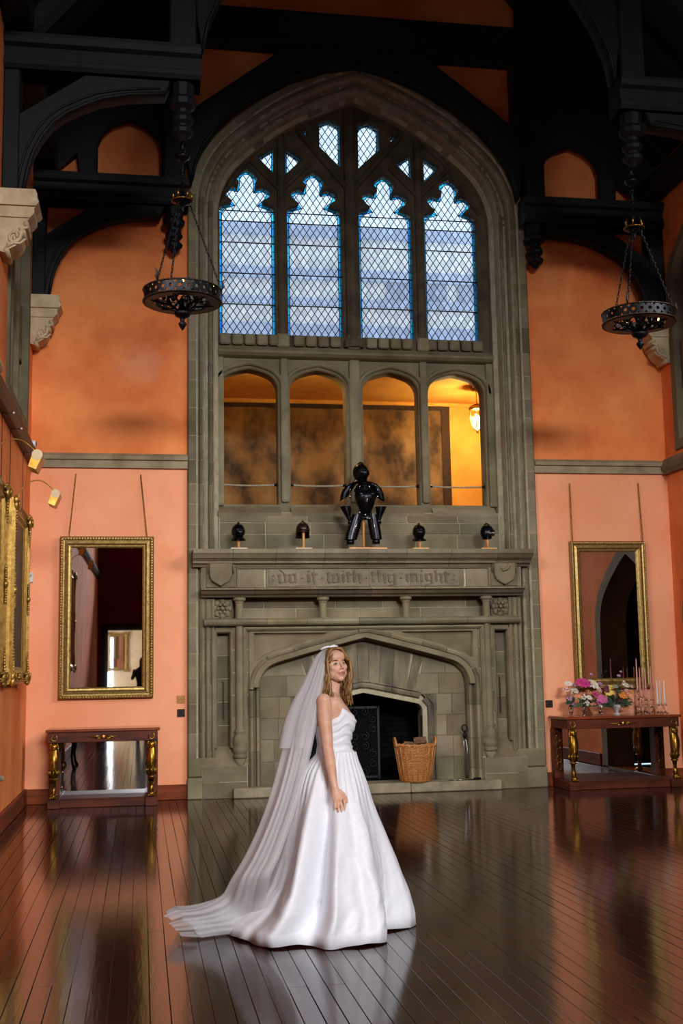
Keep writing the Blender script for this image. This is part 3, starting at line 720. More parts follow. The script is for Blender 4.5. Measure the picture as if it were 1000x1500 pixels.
# ---------------------------------------------------------------- chimneypiece
fp = thing('fireplace', 'monumental carved sandstone chimneypiece with inscribed frieze and Tudor arched opening', 'fireplace', (XC, 15.6, 0))
def X(dx): return XC+dx
YF, YI = 15.66, 15.86
INN = dict(hw=1.42, rise=.62, r1=.32, th=74); OPN = dict(hw=.82, rise=.255, r1=.10, th=78)
big = [(X(1.42), 0)]+arch4(cx=XC, z0=1.41, n=8, **INN)+[(X(-1.42), 0)]
# backing of the whole piece (mortar) with the two openings
ope = [(X(.82), -.2)]+arch4(cx=XC, z0=1.06, n=6, **OPN)+[(X(-.82), -.2)]
plate('core', [[(X(-2.2), 0), (X(2.2), 0), (X(2.2), 3.15), (X(-2.2), 3.15)]], [ope], YI+.012, YI+.16, MORTAR, fp)
# jamb courses either side of the big arch
for s in (-1, 1):
    def bl(a, b, z0, z1, y0, h=.285, w=.9):
        lo, hi = sorted((s*a, s*b)); blocks(fp, X(lo), X(hi), z0, z1, y0, YI+.1, h=h, w=w)
    bl(1.575, 1.80, .13, 2.21, YF)                # pier behind the tall shaft
    bl(2.02, 2.20, .30, 2.60, YF+.0)              # outer strip
    bl(1.80, 2.02, .62, 2.15, YF+.15)            # recessed panel
    bl(1.80, 2.02, 2.155, 2.21, YF)
    # chamfered foot of the panel
    lo, hi = sorted((s*1.66, s*2.12))
    t = MB(); t.add([(X(lo), YF-.06, .42), (X(hi), YF-.06, .42), (X(hi)-.08, YF+.10, .66), (X(lo)+.08, YF+.10, .66), (X(lo), YF+.2, .42), (X(hi), YF+.2, .42), (X(hi)-.08, YF+.2, .66), (X(lo)+.08, YF+.2, .66)],
                    [(0, 1, 2, 3), (3, 2, 6, 7), (0, 4, 5, 1), (0, 3, 7, 4), (1, 5, 6, 2)]); t.build('panel_foot', STONE, fp, fix=True)
    lo, hi = sorted((s*1.60, s*2.2)); blocks(fp, X(lo), X(hi), .0, .42, YF-.065, YI+.1, h=.22, w=.7)
    for ox, rr_ in ((2.045, .022), (2.115, .03), (2.18, .024)):
        xx = X(s*ox); zz_a = .46 if ox < 2.15 else .32
        t = MB(); t.tube([(xx, YF-.004, zz_a), (xx, YF-.004, zz_a+.06), (xx, YF-.004, 2.58)], [.006, rr_, rr_], 10); t.build('jamb_roll', STONE2, fp, smooth=True)
    # panel frame moulding
    t = MB(); pth = [(X(s*1.83), .64), (X(s*1.83), 2.13), (X(s*1.99), 2.13), (X(s*1.99), .64)]
    if s < 0: pth = [(X(-1.99), .64), (X(-1.99), 2.13), (X(-1.83), 2.13), (X(-1.83), .64)]
    t.sweep([(.0, YF+.12), (.0, YF+.03), (.018, YF-.005), (.04, YF-.01), (.045, YF+.12)], pth); t.build('panel_frame', STONE2, fp, fix=True)
    # slit with a small boss in the panel
    MB().box(X(s*1.905)-.008, X(s*1.905)+.008, YF+.13, YF+.16, 1.0, 1.48).build('slit', M('slit_dark', (52, 47, 38), (44, 40, 32), rough=.9), fp)
    MB().ball((X(s*1.905), YF+.14, 1.50), .018, 8, 5).build('boss', STONE2, fp, smooth=True)
    # tall engaged shaft with bulbous base and capital
    t = MB(); t.lathe([(.085, .56), (.10, .60), (.10, .63), (.085, .66), (.10, .70), (.085, .78), (.06, .82), (.075, .84), (.075, .86), (.055, .88), (.052, 2.26)], (X(s*1.70), YF-.015, 0), 14, caps=False)
    t.build('shaft', STONE2, fp, smooth=True)
    t = MB(); t.lathe([(.085, .50), (.05, .40), (.02, .34)], (X(s*1.70), YF-.015, 0), 12); t.lathe([(.085, .5), (.095, .53), (.085, .56)], (X(s*1.70), YF-.015, 0), 12); t.build('shaft_foot', STONE2, fp, smooth=True)
# spandrel field over the arch
rectf = [(X(-1.575), 1.41), (X(-1.575), 2.21), (X(1.575), 2.21), (X(1.575), 1.41)]
af = arch4(cx=XC, z0=1.41, n=8, off=.02, **INN)
fld = [(X(1.575), 1.41)]+[(p[0], p[1]) for p in af]+[(X(-1.575), 1.41), (X(-1.575), 2.21), (X(1.575), 2.21)]
spn = []
ao = arch4(cx=XC, z0=1.41, n=8, off=.19, **INN)
for s in (1, -1):
    q = [(p[0]-XC, p[1]) for p in ao if (p[0]-XC)*1 > .5 and p[1] < 2.08 and p[0]-XC < 1.50]
    pl = [(1.50, 2.13), (1.50, q[0][1])]+q+[(q[-1][0]-.12, 2.13)]
    spn.append([(X(s*a), b) for a, b in pl])
plate('spandrel', [fld], spn, YF-.01, YI+.05, STONE2, fp, bevel=.01)
for pl in spn: MB().prism(pl, YF+.06, YF+.1).build('spandrel_panel', STONE, fp, fix=True)
t = MB(); t.sweep([(0, YF+.03), (0, YF-.03), (.025, YF-.055), (.05, YF-.05), (.055, YF+.03)], [(X(-1.60), .6), (X(-1.60), 2.16), (X(1.60), 2.16), (X(1.60), .6)]); t.build('label_mould', STONE2, fp, fix=True)
for dx in (1.0, -1.0): pass
# big arch moulding in voussoirs
vp = [(0, YI+.02), (0, YF+.10), (.02, YF+.05), (.05, YF+.04), (.065, YF+.075), (.08, YF+.075), (.09, YF+.02), (.105, YF-.03), (.135, YF-.045), (.16, YF-.02), (.165, YF+.05)]
bpth = [(X(-1.42), .13)]+arch4(cx=XC, z0=1.41, n=8, **INN)[::-1]+[(X(1.42), .13)]
def voussoirs(name, prof, path, n_step, parent, step=.05, mat=STONE):
    f = resample(path, step); i = 0
    while i < len(f)-1:
        n = n_step+random.choice((-1, 0, 1)); j = i+n
        if len(f)-1-j < 3: j = len(f)-1
        seg = [f[k] for k in range(i, j+1)]
        a, b = Vector(seg[0]), Vector(seg[-1]); seg[0] = tuple(a+(Vector(seg[1])-a).normalized()*.0025); seg[-1] = tuple(b-(b-Vector(seg[-2])).normalized()*.0025)
        st = abs(area2(seg)) < 1e-5
        MB().sweep(prof, [seg[0], seg[-1]] if st else seg[:1]+seg[2:-1:2]+seg[-1:]).build(name, mat, parent, fix=True); i = j
voussoirs('voussoir', vp, bpth, 8, fp)
# inner panel: coursed blocks and the long joggled voussoirs over the fire opening
arcz = lambda x: max((p[1] for p in [max(arch4(z0=1.06, n=24, off=.17, **OPN), key=lambda q: -abs(q[0]-x))]))
ibig = [(1.41, .13)]+arch4(z0=1.41, n=8, off=-.01, **INN)+[(-1.41, .13)]
for s in (-1, 1):
    rows = [.13, .43, .72, 1.0, 1.28, 1.56, 1.83, 2.05]; st = [1.0, 1.0, 1.0, 1.0, .70, .80, .90]
    for r in range(7):
        a, b = rows[r], rows[r+1]; xs = [st[r], 1.22+random.uniform(-.08, .08) if r < 6 else 1.3, 1.45]
        if r >= 4: xs = [st[r], st[r]+.35, 1.45]
        for p, q in zip(xs[:-1], xs[1:]):
            sl = .06 if (r >= 4 and p == st[r]) else 0
            po = dedup(clip([(p, a), (q, a), (q, b), (p+sl, b)], ibig))
            if len(po) > 2 and abs(area2(po)) > .003:
                MB().prism([(X(s*x), z) for x, z in shrink(po, .003)], YI-random.uniform(.002, .006), YI+.05).build('stone_block', STONE, fp, fix=True)
xb = [-1.02, -.80, -.60, -.40, -.22, -.07, .07, .22, .40, .60, .80, 1.02]
for k in range(len(xb)-1):
    a, b = xb[k], xb[k+1]
    ta, tb = a*1.02 if abs(a) > .9 else a*1.18, b*1.02 if abs(b) > .9 else b*1.18
    if abs((a+b)/2) > .55:
        if abs((a+b)/2) > .85: zt = 1.28; ta, tb = a, b
        else: zt = 1.83
        if zt == 1.83: ta, tb = (a*1.18 if abs(a) < .7 else (math.copysign(.86, a))), (b*1.18 if abs(b) < .7 else math.copysign(.86, b))
        if zt == 1.83: 
            a_, b_ = (a if abs(a) < .7 else math.copysign(.70, a)), (b if abs(b) < .7 else math.copysign(.70, b))
            po = [(a_, arcz(a_)), (b_, arcz(b_)), (tb, zt), (ta, zt)]
        else: po = [(a, arcz(a)-.02), (b, arcz(b)-.02), (b, zt), (a, zt)]
    else:
        po = [(a, arcz(a)), (b, arcz(b)), (tb, 2.1), (ta, 2.1)]
    po = dedup(clip(po, ibig))
    if len(po) > 2 and abs(area2(po)) > .002:
        MB().prism([(X(x), z) for x, z in shrink(po, .003)], YI-random.uniform(.003, .009), YI+.05).build('long_voussoir', STONE_W, fp, fix=True)
# fire opening moulding and firebox
op_prof = [(0, YI+.30), (0, YI+.07), (.012, YI+.045), (.04, YI+.04), (.05, YI+.06), (.06, YI+.015), (.085, YI-.02), (.115, YI-.03), (.145, YI-.01), (.155, YI-.03), (.175, YI-.025), (.18, YI+.02)]
voussoirs('opening_voussoir', op_prof, [(X(-.82), .13)]+arch4(cx=XC, z0=1.06, n=6, **OPN)[::-1]+[(X(.82), .13)], 9, fp, mat=STONE_W)
SOOT = M('sooty_brick', (13, 14, 16), (7, 7, 8), rough=.95, spec=.1, scale=6, rand=.2)
fb = MB(); fb.box(X(-.98), X(.98), 16.72, 16.8, .05, 1.7); fb.box(X(-1.06), X(-.98), YI+.14, 16.8, .05, 1.7); fb.box(X(.98), X(1.06), YI+.14, 16.8, .05, 1.7); fb.box(X(-1.06), X(1.06), YI+.14, 16.8, 1.6, 1.7); fb.box(X(-1.06), X(1.06), YI+.1, 16.8, .0, .128)
fbo = fb.build('firebox', SOOT, fp)
me = unit_block('soot_block')
if not me.materials: me.materials.append(SOOT)
for r in range(14):
    for c in range(8):
        o = obj('brick', me, fbo); o.location = Vector((X(-.98)+.125+c*.245+(.06 if r % 2 else -.06), 16.71, .18+r*.075))-wpos(fbo); o.scale = (.237, .04, .068)
# hearth stones
for a, b in ((-1.80, -.55), (-.55, .55), (.55, 1.80)):
    MB().box(X(a)+.002, X(b)-.002, 15.50, YI+.12, 0, .13).build('hearth_stone', M('hearthstone', (142, 131, 104), (108, 98, 75), rough=.7, scale=5, bump=.15), fp, bevel=.012)
# rail, recessed band, colonettes, rosettes
rail = [(0, YI), (0, YF-.07), (.02, YF-.10), (.05, YF-.115), (.08, YF-.10), (.10, YF-.06), (.10, YI)]
low = [(0, YI), (0, YF-.08), (.02, YF-.10), (.04, YF-.15), (.085, YF-.20), (.09, YF-.24), (.115, YF-.24), (.12, YF-.10), (.12, YI)]
shelf = [(0, YI+.1), (0, YF-.10), (.03, YF-.12), (.045, YF-.17), (.075, YF-.18), (.09, YF-.21), (.10, YF-.21), (.105, YF-.25), (.15, YF-.29), (.165, YF-.31), (.22, YF-.31), (.225, YF-.30), (.225, YI+.12)]
def run(prof, hw, z, n, name):
    xs = [-hw+2*hw*k/n for k in range(n+1)]; xs = [xs[0]]+[x+random.uniform(-.12, .12) for x in xs[1:-1]]+[xs[-1]]
    for a, b in zip(xs[:-1], xs[1:]): MB().sweep(prof, [(X(a)+.002, z), (X(b)-.002, z)]).build(name, STONE, fp, fix=True)
run(rail, 2.17, 2.225, 6, 'rail_stone'); run(low, 2.21, 2.605, 6, 'moulding_stone'); run(shelf, 2.32, 3.005, 8, 'shelf_stone')
blocks(fp, X(-1.74), X(1.74), 2.325, 2.60, YF+.15, YI+.1, h=.14, w=.8)
for dx in (-1.70, -.575, .565, 1.70):
    t = MB(); t.lathe([(.055, 2.32), (.055, 2.335), (.05, 2.34), (.05, 2.52), (.058, 2.53), (.06, 2.545), (.085, 2.57), (.085, 2.60)], (X(dx), YF-.03, 0), 14); t.build('colonette', STONE2, fp, smooth=False)
for s in (-1, 1):
    cx, cz, yy = X(s*1.92), 2.462, YF+.04
    rs = plate('rosette', [[(cx-.135, cz-.135), (cx+.135, cz-.135), (cx+.135, cz+.135), (cx-.135, cz+.135)]], [], yy, YI+.1, STONE2, fp, bevel=.008)
    for rr, nn, d in ((.098, 8, .012), (.058, 6, .03)):
        t = MB()
        for k in range(nn):
            a = 2*math.pi*k/nn; t.ball((cx+rr*math.cos(a), yy-d, cz+rr*math.sin(a)), (rr*.42, .022, rr*.42), 8, 5)
        t.tube([(cx+rr*1.18*math.cos(2*math.pi*k/20), yy-d*.5, cz+rr*1.18*math.sin(2*math.pi*k/20)) for k in range(20)], .011, 6, closed=True)
        t.build('petal_ring', STONE2, rs, smooth=True)
    MB().ball((cx, yy-.04, cz), (.028, .02, .028), 8, 5).build('rosette_eye', STONE2, rs, smooth=True)
    blocks(fp, cx-.15, cx+.15, 2.325, 2.60, YF+.10, YI+.1, h=.3, w=.5)
    # shields
    cz = 2.965; cx = X(s*1.95)
    bk = plate('shield', [[(cx-.19, 2.735), (cx+.19, 2.735), (cx+.19, 3.0), (cx+.15, 3.03), (cx-.15, 3.03), (cx-.19, 3.0)]], [], YF-.10, YF+.05, STONE2, fp, bevel=.008)
    sh = [(-.145, .19), (-.155, .12), (-.15, -.06), (-.12, -.125), (-.06, -.165), (0, -.20), (.06, -.165), (.12, -.125), (.15, -.06), (.155, .12), (.145, .19), (.10, .165), (.06, .18), (.04, .20), (-.04, .20), (-.06, .18), (-.10, .165)]
    plate('escutcheon', [[(cx+a, cz-.03+b*.95) for a, b in sh]], [], YF-.16, YF-.08, STONE2, bk, bevel=.018, res=2)
    t = MB()
    for k in (-1, 1): t.tube([(cx+k*.13, YF-.14, cz+.15), (cx+k*.165, YF-.13, cz+.12), (cx+k*.17, YF-.12, cz-.05)], [.02, .018, .01], 6)
    t.ball((cx, YF-.15, cz+.165), (.035, .02, .02), 8, 5); t.build('scrollwork', STONE2, bk, smooth=True)
    if s > 0:
        t = MB(); t.tube([(cx-.07, YF-.163, cz+.03), (cx-.03, YF-.165, cz-.02), (cx+.02, YF-.166, cz), (cx+.06, YF-.164, cz+.05), (cx+.03, YF-.166, cz+.08)], [.01, .022, .025, .02, .008], 6); t.build('charge', STONE2, bk, smooth=True)
# frieze with the raised black-letter text
blocks(fp, X(-2.2), X(2.2), 2.725, 3.005, YF-.085, YI+.1, h=.3, w=.72)
fr_in = M('inscription_band', (124, 112, 90), (98, 88, 70), rough=.85, scale=4, bump=.3, bscale=60)
for a, b in ((-1.31, -.70), (-.70, .05), (.05, .62), (.62, 1.31)): MB().box(X(a)+.002, X(b)-.002, YF-.097, YF-.05, 2.745, 2.975).build('inscription_stone', fr_in, fp)
t = MB(); t.sweep([(0, YF-.07), (0, YF-.115), (.012, YF-.12), (.02, YF-.07)], [(X(-1.72), 2.74), (X(-1.72), 2.985), (X(1.72), 2.985), (X(1.72), 2.74)]); t.build('frieze_fillet', STONE2, fp, fix=True)
W_ = .17
def minim(x, z0=0, z1=1):
    w = W_/2; return [[(x-w, z0+.16), (x, z0+.0), (x+w*1.9, z0+.15), (x+w, z0+.26), (x+w, z1-.16), (x, z1), (x-w*1.9, z1-.15), (x-w, z1-.26)]]
def dia(x, z, r=.1): return [[(x-r, z), (x, z-r*1.2), (x+r, z), (x, z+r*1.2)]]
def diag(x0, z0, x1, z1, w=.07): return [[(x0-w, z0-w*.3), (x0+w, z0-w*1.2), (x1+w, z1+w*.3), (x1-w, z1+w*1.2)]]
GL = {'d': (minim(.12)+minim(.52, 0, 1)+diag(.12, .04, .52, .1)+diag(.55, .9, .12, 1.35), .72),
      'o': (minim(.12)+minim(.52)+diag(.14, .05, .50, .12)+diag(.14, .9, .50, .96), .72),
      'i': (minim(.12)+dia(.12, 1.25, .09), .34), 't': (minim(.14, 0, 1.25)+[[(-.02, .82), (.42, .86), (.42, .98), (-.02, .94)]], .46),
      'w': (minim(.12, 0, 1.2)+minim(.48)+minim(.84)+diag(.12, .05, .48, .1)+diag(.48, .05, .84, .1)+diag(.5, .92, .84, .97), 1.06),
      'h': (minim(.12, 0, 1.4)+minim(.52, -.12, 1)+diag(.14, .86, .5, .95), .72), 'y': (minim(.12)+minim(.52, -.28, 1)+diag(.14, .05, .5, .12)+diag(.1, -.28, .5, -.2), .72),
      'm': (minim(.12)+minim(.48)+minim(.84)+diag(.14, .88, .46, .96)+diag(.5, .88, .82, .96), 1.04),
      'g': (minim(.12, .2, 1)+minim(.52, -.2, 1)+diag(.14, .9, .52, .96)+diag(.1, -.24, .5, -.16)+diag(.14, .2, .5, .26), .72),
      '.': (dia(.12, .5, .09), .3), ':': (dia(.12, .28, .08)+dia(.12, .78, .08), .3), ' ': ([], .16)}
text = ': do . it . with . thy . might :'
wid = sum(GL[c][1] for c in text); sx = 2.54/wid; sz = .125; x = -1.27
for c in text:
    polys, adv = GL[c]
    if polys:
        t = MB()
        for i_, q in enumerate(polys): t.prism([(X(x+a*sx), 2.79+b*sz) for a, b in q], YF-.110-.0006*i_, YF-.09)
        t.build('letter', M('raised_letter_stone', (98, 87, 66), (78, 69, 52), rough=.85, scale=8), fp)
    x += adv*sx
# ---------------------------------------------------------------- hammerbeam trusses
def truss(y0, y1, label, end, collar):
    r = thing('hammerbeam_truss', label, 'roof truss', (XC, (y0+y1)/2, 6.55), group='hammerbeam roof trusses')
    ym = (y0+y1)/2
    for s in (-1, 1):
        q = lambda pts: [(XC+s*x, z) for x, z in pts]
        wx = 4.43 if s < 0 else 4.49
        MB().prism(q([(wx, 6.585), (4.26, 6.585), (4.26, 7.95), (wx, 7.95)]), y0+.03, y1-.03).build('wall_post', OAK, r, bevel=.012, fix=True)
        inner = [(4.22, 6.60), (4.19, 6.8), (4.14, 7.0), (4.05, 7.2), (3.93, 7.37), (3.80, 7.48), (3.62, 7.58), (3.42, 7.67), (3.15, 7.73), (2.76, 7.77)]
        t = MB(); pl = inner+[(2.70, 7.92), (3.60, 7.92), (4.30, 7.42), (4.30, 6.60)]
        b = plate('curved_brace', [q(pl)], [], y0+.05, y1-.05, OAK, r, bevel=.01)
        t = MB(); t.tube([(XC+s*(x-.012), y0+.05, z+.004) for x, z in inner], .022, 6); t.tube([(XC+s*(x+.05), y0+.045, z+.05) for x, z in inner], .014, 6); t.build('brace_moulding', OAK, b, smooth=True)
        hp = [(0, y0), (.04, y0-.03), (.09, y0-.03), (.11, y0+.0), (.24, y0+.0), (.27, y0-.05), (.33, y0-.07), (.37, y0-.07), (.38, y0)]
        a, c = sorted((XC+s*2.38, XC+s*wx))
        t = MB(); t.sweep([(n, y) for n, y in hp]+[(.38, y1), (0, y1)], [(a, 7.92), (c, 7.92)]); t.build('hammer_beam', OAK, r, fix=True)
        # turned pendant under the beam end
        px = XC+s*2.57; prof = [(.03, 7.29), (.06, 7.33), (.11, 7.37), (.12, 7.41), (.07, 7.45), (.075, 7.47), (.11, 7.50), (.12, 7.54), (.10, 7.58), (.075, 7.6), (.08, 7.64), (.14, 7.68), (.15, 7.74), (.12, 7.78), (.13, 7.92)]
        t = MB(); t.lathe(prof, (px, ym, 0), 10); t.build('pendant', OAK, r, smooth=False)
        MB().box(px-.15, px+.15, y0+.02, y1-.02, 8.30, collar+.5 if not end else collar).build('hammer_post', OAK, r, bevel=.02)
        # arched brace over the hall
        if end:
            lo = [(2.33, 8.28), (2.28, 8.55), (2.17, 8.82), (1.98, 9.10), (1.74, 9.36), (1.40, 9.62), (.92, 9.90), (.45, 10.08), (0, 10.17)]
            up = [(0, 10.5), (.96, 10.40), (2.34, 9.34), (2.46, 8.9)]
        else:
            lo = [(2.36, 8.28), (2.30, 8.6), (2.16, 8.95), (1.96, 9.3), (1.55, 9.85), (1.0, 10.35), (.5, 10.65), (0, 10.8)]
            up = [(0, 11.2), (1.1, 10.95), (2.2, 9.75), (2.5, 9.2)]
        b = plate('arched_brace', [q(lo+up)], [], y0+.06, y1-.06, OAK, r, bevel=.01)
        t = MB(); t.tube([(XC+s*x, y0+.05, z+.02) for x, z in lo], .022, 6); t.build('brace_moulding', OAK, b, smooth=True)
        if end:   # boarded infill between the posts with a pointed arched opening
            hl = [(2.74, 8.24), (3.60, 8.24), (3.60, 8.78), (3.54, 8.95), (3.40, 9.08), (3.17, 9.17), (2.94, 9.08), (2.80, 8.95), (2.74, 8.78)]
            h2 = [(3.84, 8.34), (4.22, 8.34), (3.88, 8.66)]
            plate('arcade_board', [q([(2.42, 8.2), (4.6, 8.2), (4.6, 8.9), (2.42, 11.4)])], [q(hl), q(h2)], y1-.14, y1-.04, OAK, r, bevel=.012)
            MB().prism(q([(2.46, 9.36), (2.30, 9.36), (2.30, 10.6), (2.46, 10.6)]), y0+.02, y1-.02).build('side_post', OAK, r, fix=True)
        else:
            MB().prism(q([(4.42, 8.3), (4.2, 8.3), (2.6, 10.2), (2.6, 10.55)]), y0+.05, y1-.05).build('principal_rafter', OAK, r, bevel=.01, fix=True)
    t = MB(); t.box(XC-2.6, XC+2.6, y0, y1, collar, collar+.5); t.box(XC-2.6, XC+2.6, y0-.05, y1, collar+.08, collar+.14); t.build('collar_beam', OAK, r)
    return r
truss(15.36, 15.66, 'black oak hammerbeam truss with arched boarding set against the terracotta end wall', True, 10.38)
truss(11.92, 12.26, 'black oak hammerbeam truss spanning the hall, carrying the two ring chandeliers', False, 11.0)
# purlins along the side walls
for s in (-1, 1):
    x = XL+.02 if s < 0 else XR-.02
    o = MB().box(min(x, x-s*.28), max(x, x-s*.28), 4, 15.65, 8.34, 8.62).build('wall_plate_beam', OAK, bevel=.02); tag(o, kind='structure', label='dark oak beam along the head of the side wall')
# ---------------------------------------------------------------- stone corbels under the trusses
def corbel(side, ym, dep, label):
    x = XL if side < 0 else XR; s = 1 if side < 0 else -1; y0, y1 = ym-dep/2, ym+dep/2
    c = thing('stone_corbel', label, 'corbel', (x, ym, 5.9), group='pale stone corbels under the trusses')
    P = lambda pts: [(x+s*a, z) for a, z in pts]
    t = MB(); t.prism(P([(0, 6.40), (.36, 6.40), (.39, 6.44), (.37, 6.48), (.37, 6.53), (.35, 6.575), (0, 6.575)]), y0-.05, y1+.05); t.build('abacus', PALE, c, fix=True)
    t = MB(); t.prism(P([(0, 6.28), (.30, 6.28), (.34, 6.33), (.34, 6.38), (.36, 6.40), (0, 6.40)]), y0-.02, y1+.02); t.build('necking', PALE, c, fix=True)
    t = MB(); t.prism(P([(0, 5.92), (.06, 5.90), (.09, 5.94), (.16, 5.98), (.21, 6.04), (.235, 6.12), (.23, 6.16), (.28, 6.17), (.285, 6.22), (.26, 6.24), (.30, 6.28), (0, 6.28)]), y0, y1); t.build('body', PALE, c, fix=True)
    for yy in (y0-.006,):
        t = MB()
        ctr = (x+s*.155, 6.08)
        t.tube([(ctr[0]+s*(.012+.012*k)*math.cos(k*.75), yy, ctr[1]+(.012+.012*k*.55)*math.sin(k*.75)*1.5) for k in range(9)], .013, 6)
        t.tube([(x+s*.07, yy, 5.96), (x+s*.12, yy, 6.0), (x+s*.2, yy, 6.05), (x+s*.225, yy, 6.13), (x+s*.19, yy, 6.17)], [.012, .022, .02, .018, .01], 6)
        for k in range(5): t.ball((x+s*(.09+.028*k), yy, 6.0+.03*k), (.02, .014, .026), 6, 4)
        t.build('carved_leaf', PALE, c, smooth=True)
    for a, z, q in ((.26, 6.22, .03), (.235, 6.13, .025), (.07, 5.93, .03)): MB().tube([(x+s*a, y0-.01, z), (x+s*a, y1+.01, z)], q, 8).build('roll', PALE, c, smooth=True)
    return c
corbel(-1, 15.49, .30, 'pale stone scroll corbel in the left corner against the end wall')
corbel(1, 15.49, .30, 'pale stone scroll corbel in the right corner behind the ring chandelier')
corbel(-1, 12.09, .36, 'pale carved stone corbel on the left wall under the spanning truss')
corbel(1, 12.09, .36, 'pale carved stone corbel on the right wall under the spanning truss')
# ---------------------------------------------------------------- ring chandeliers
def chain(mb, a, b, ln=.05, r=.005, w=.011):
    a, b = Vector(a), Vector(b); L_ = (b-a).length; n = max(2, int(L_/(ln*.78))); d = (b-a).normalized()
    u = d.orthogonal().normalized(); v = d.cross(u)
    for k in range(n):
        c = a+(b-a)*((k+.5)/n); e = u if k % 2 else v
        mb.tube([c+d*(ln/2*math.cos(t))+e*(w*math.sin(t)) for t in [2*math.pi*i/8 for i in range(8)]], r, 4, closed=True)
CRYS = emit('bulb_glint', (255, 190, 110), 5.0)  # glow raised to imitate wall reflections and glints in the pierced band
def chandelier(cx, cy, zr, label):
    c = thing('ring_chandelier', label, 'chandelier', (cx, cy, zr-.35), group='black iron ring chandeliers')
    r0 = .405
    # pierced band: strip with round holes
    n = 28; t = MB(); hs = .062
    def P(a, z, r): return (cx+r*math.cos(a), cy+r*math.sin(a), zr+z)
    for k in range(n):
        a0 = 2*math.pi*k/n; da = 2*math.pi/n; m = 8; ca = a0+da/2
        hr = .021; ring = [(ca+hr/r0*math.cos(2*math.pi*i/m+math.pi/8), hr*math.sin(2*math.pi*i/m+math.pi/8)) for i in range(m)]
        sq = []
        for i in range(m):
            th = 2*math.pi*i/m+math.pi/8; cc, ss = math.cos(th), math.sin(th); k_ = max(abs(cc), abs(ss)); sq.append((ca+da/2*cc/k_, hs*ss/k_))
        for ro in (r0, r0-.012):
            fs = [(i, (i+1) % m, m+(i+1) % m, m+i) for i in range(m)]
            t.add([P(a, z, ro) for a, z in ring]+[P(a, z, ro) for a, z in sq], fs if ro == r0-.012 else [f[::-1] for f in fs])
    band = t.build('pierced_band', IRON, c)
    t = MB()
    for z in (-hs, hs): t.tube([P(2*math.pi*i/48, z, r0) for i in range(48)], .011, 6, closed=True)
    t.build('rim', IRONG, c, smooth=True)
    t = MB()
    for i in range(90):
        for z in (-hs, hs): p = P(2*math.pi*i/90, z, r0+.012); t.ball(p, .005, 4, 3)
    t.build('beading', GOLDD, band)
    t = MB(); t.lathe([(r0-.012, zr-hs), (r0-.012, zr-hs-.012), (r0-.115, zr-hs-.012), (r0-.115, zr-hs)], (cx, cy, 0), 40, caps=False); t.build('lower_flange', IRON, c, smooth=False)
    # scrolled foliate spokes
    for k in range(6):
        a = k*math.pi/3+.2; d = Vector((math.cos(a), math.sin(a), 0)); e = Vector((-math.sin(a), math.cos(a), 0)); o0 = Vector((cx, cy, zr)); t = MB()
        t.tube([o0+d*.05+Vector((0, 0, -.15)), o0+d*.12+Vector((0, 0, -.10)), o0+d*.22+Vector((0, 0, -.09)), o0+d*.32+Vector((0, 0, -.07)), o0+d*.40+Vector((0, 0, -.05))], .012, 6)
        for sg in (-1, 1):
            t.tube([o0+d*.12+Vector((0, 0, -.10)), o0+d*.16+e*sg*.05+Vector((0, 0, -.05)), o0+d*.13+e*sg*.08+Vector((0, 0, -.0)), o0+d*.10+e*sg*.06+Vector((0, 0, .0))], [.012, .011, .009, .006], 6)
            t.tube([o0+d*.24+Vector((0, 0, -.09)), o0+d*.28+e*sg*.05+Vector((0, 0, -.05)), o0+d*.24+e*sg*.07+Vector((0, 0, -.03))], [.01, .009, .005], 6)
        t.ball(o0+d*.14+Vector((0, 0, .02)), (.03, .03, .045), 6, 4); t.ball(o0+d*.20+Vector((0, 0, -.03)), (.025, .025, .03), 6, 4)
        t.build('scroll_arm', IRON, c, smooth=True)
    t = MB(); t.lathe([(.002, zr-.37), (.02, zr-.345), (.04, zr-.31), (.045, zr-.295), (.02, zr-.27), (.025, zr-.25), (.03, zr-.235), (.075, zr-.215), (.09, zr-.19), (.085, zr-.165), (.05, zr-.15), (.045, zr-.12), (.02, zr-.10), (.015, zr-.02)], (cx, cy, 0), 14); t.build('boss_finial', IRON, c, smooth=True)
    for k in range(6):
        a = k*math.pi/3+.5; p = P(a, .02, r0-.04)
        t = MB(); t.lathe([(.02, -.05), (.022, -.03), (.012, -.028), (.012, .01)], p, 8); s_ = t.build('lamp_holder', IRON, c, smooth=True)
        MB().ball((p[0], p[1], p[2]+.028), (.014, .014, .02), 8, 5).build('bulb', CRYS, s_, smooth=True)
    for k in range(3):
        a = k*2*math.pi/3+math.pi/2+.35; t = MB(); chain(t, P(a, .10, r0-.005), (cx+.07*math.cos(a), cy+.07*math.sin(a), zr+1.04)); t.build('chain', IRON, c)
        t = MB(); p = Vector(P(a, hs, r0)); d = Vector((math.cos(a), math.sin(a), 0)); t.tube([p, p+d*.03+Vector((0, 0, .04)), p+d*.015+Vector((0, 0, .09)), p+d*.045+Vector((0, 0, .12))], [.011, .014, .012, .004], 6); t.build('hook_leaf', IRONG, c, smooth=True)
    z = zr+1.04
    t = MB(); t.lathe([(.008, z-.11), (.02, z-.09), (.015, z-.06), (.03, z-.035), (.06, z-.01), (.11, z+.01), (.115, z+.03), (.09, z+.04), (.05, z+.05), (.03, z+.09), (.02, z+.15), (.014, z+.22)], (cx, cy, 0), 14); t.build('crown', IRON, c, smooth=True)
    t = MB(); t.tube([(cx+.112*math.cos(2*math.pi*i/24), cy+.112*math.sin(2*math.pi*i/24), z+.02) for i in range(24)], .008, 5, closed=True)
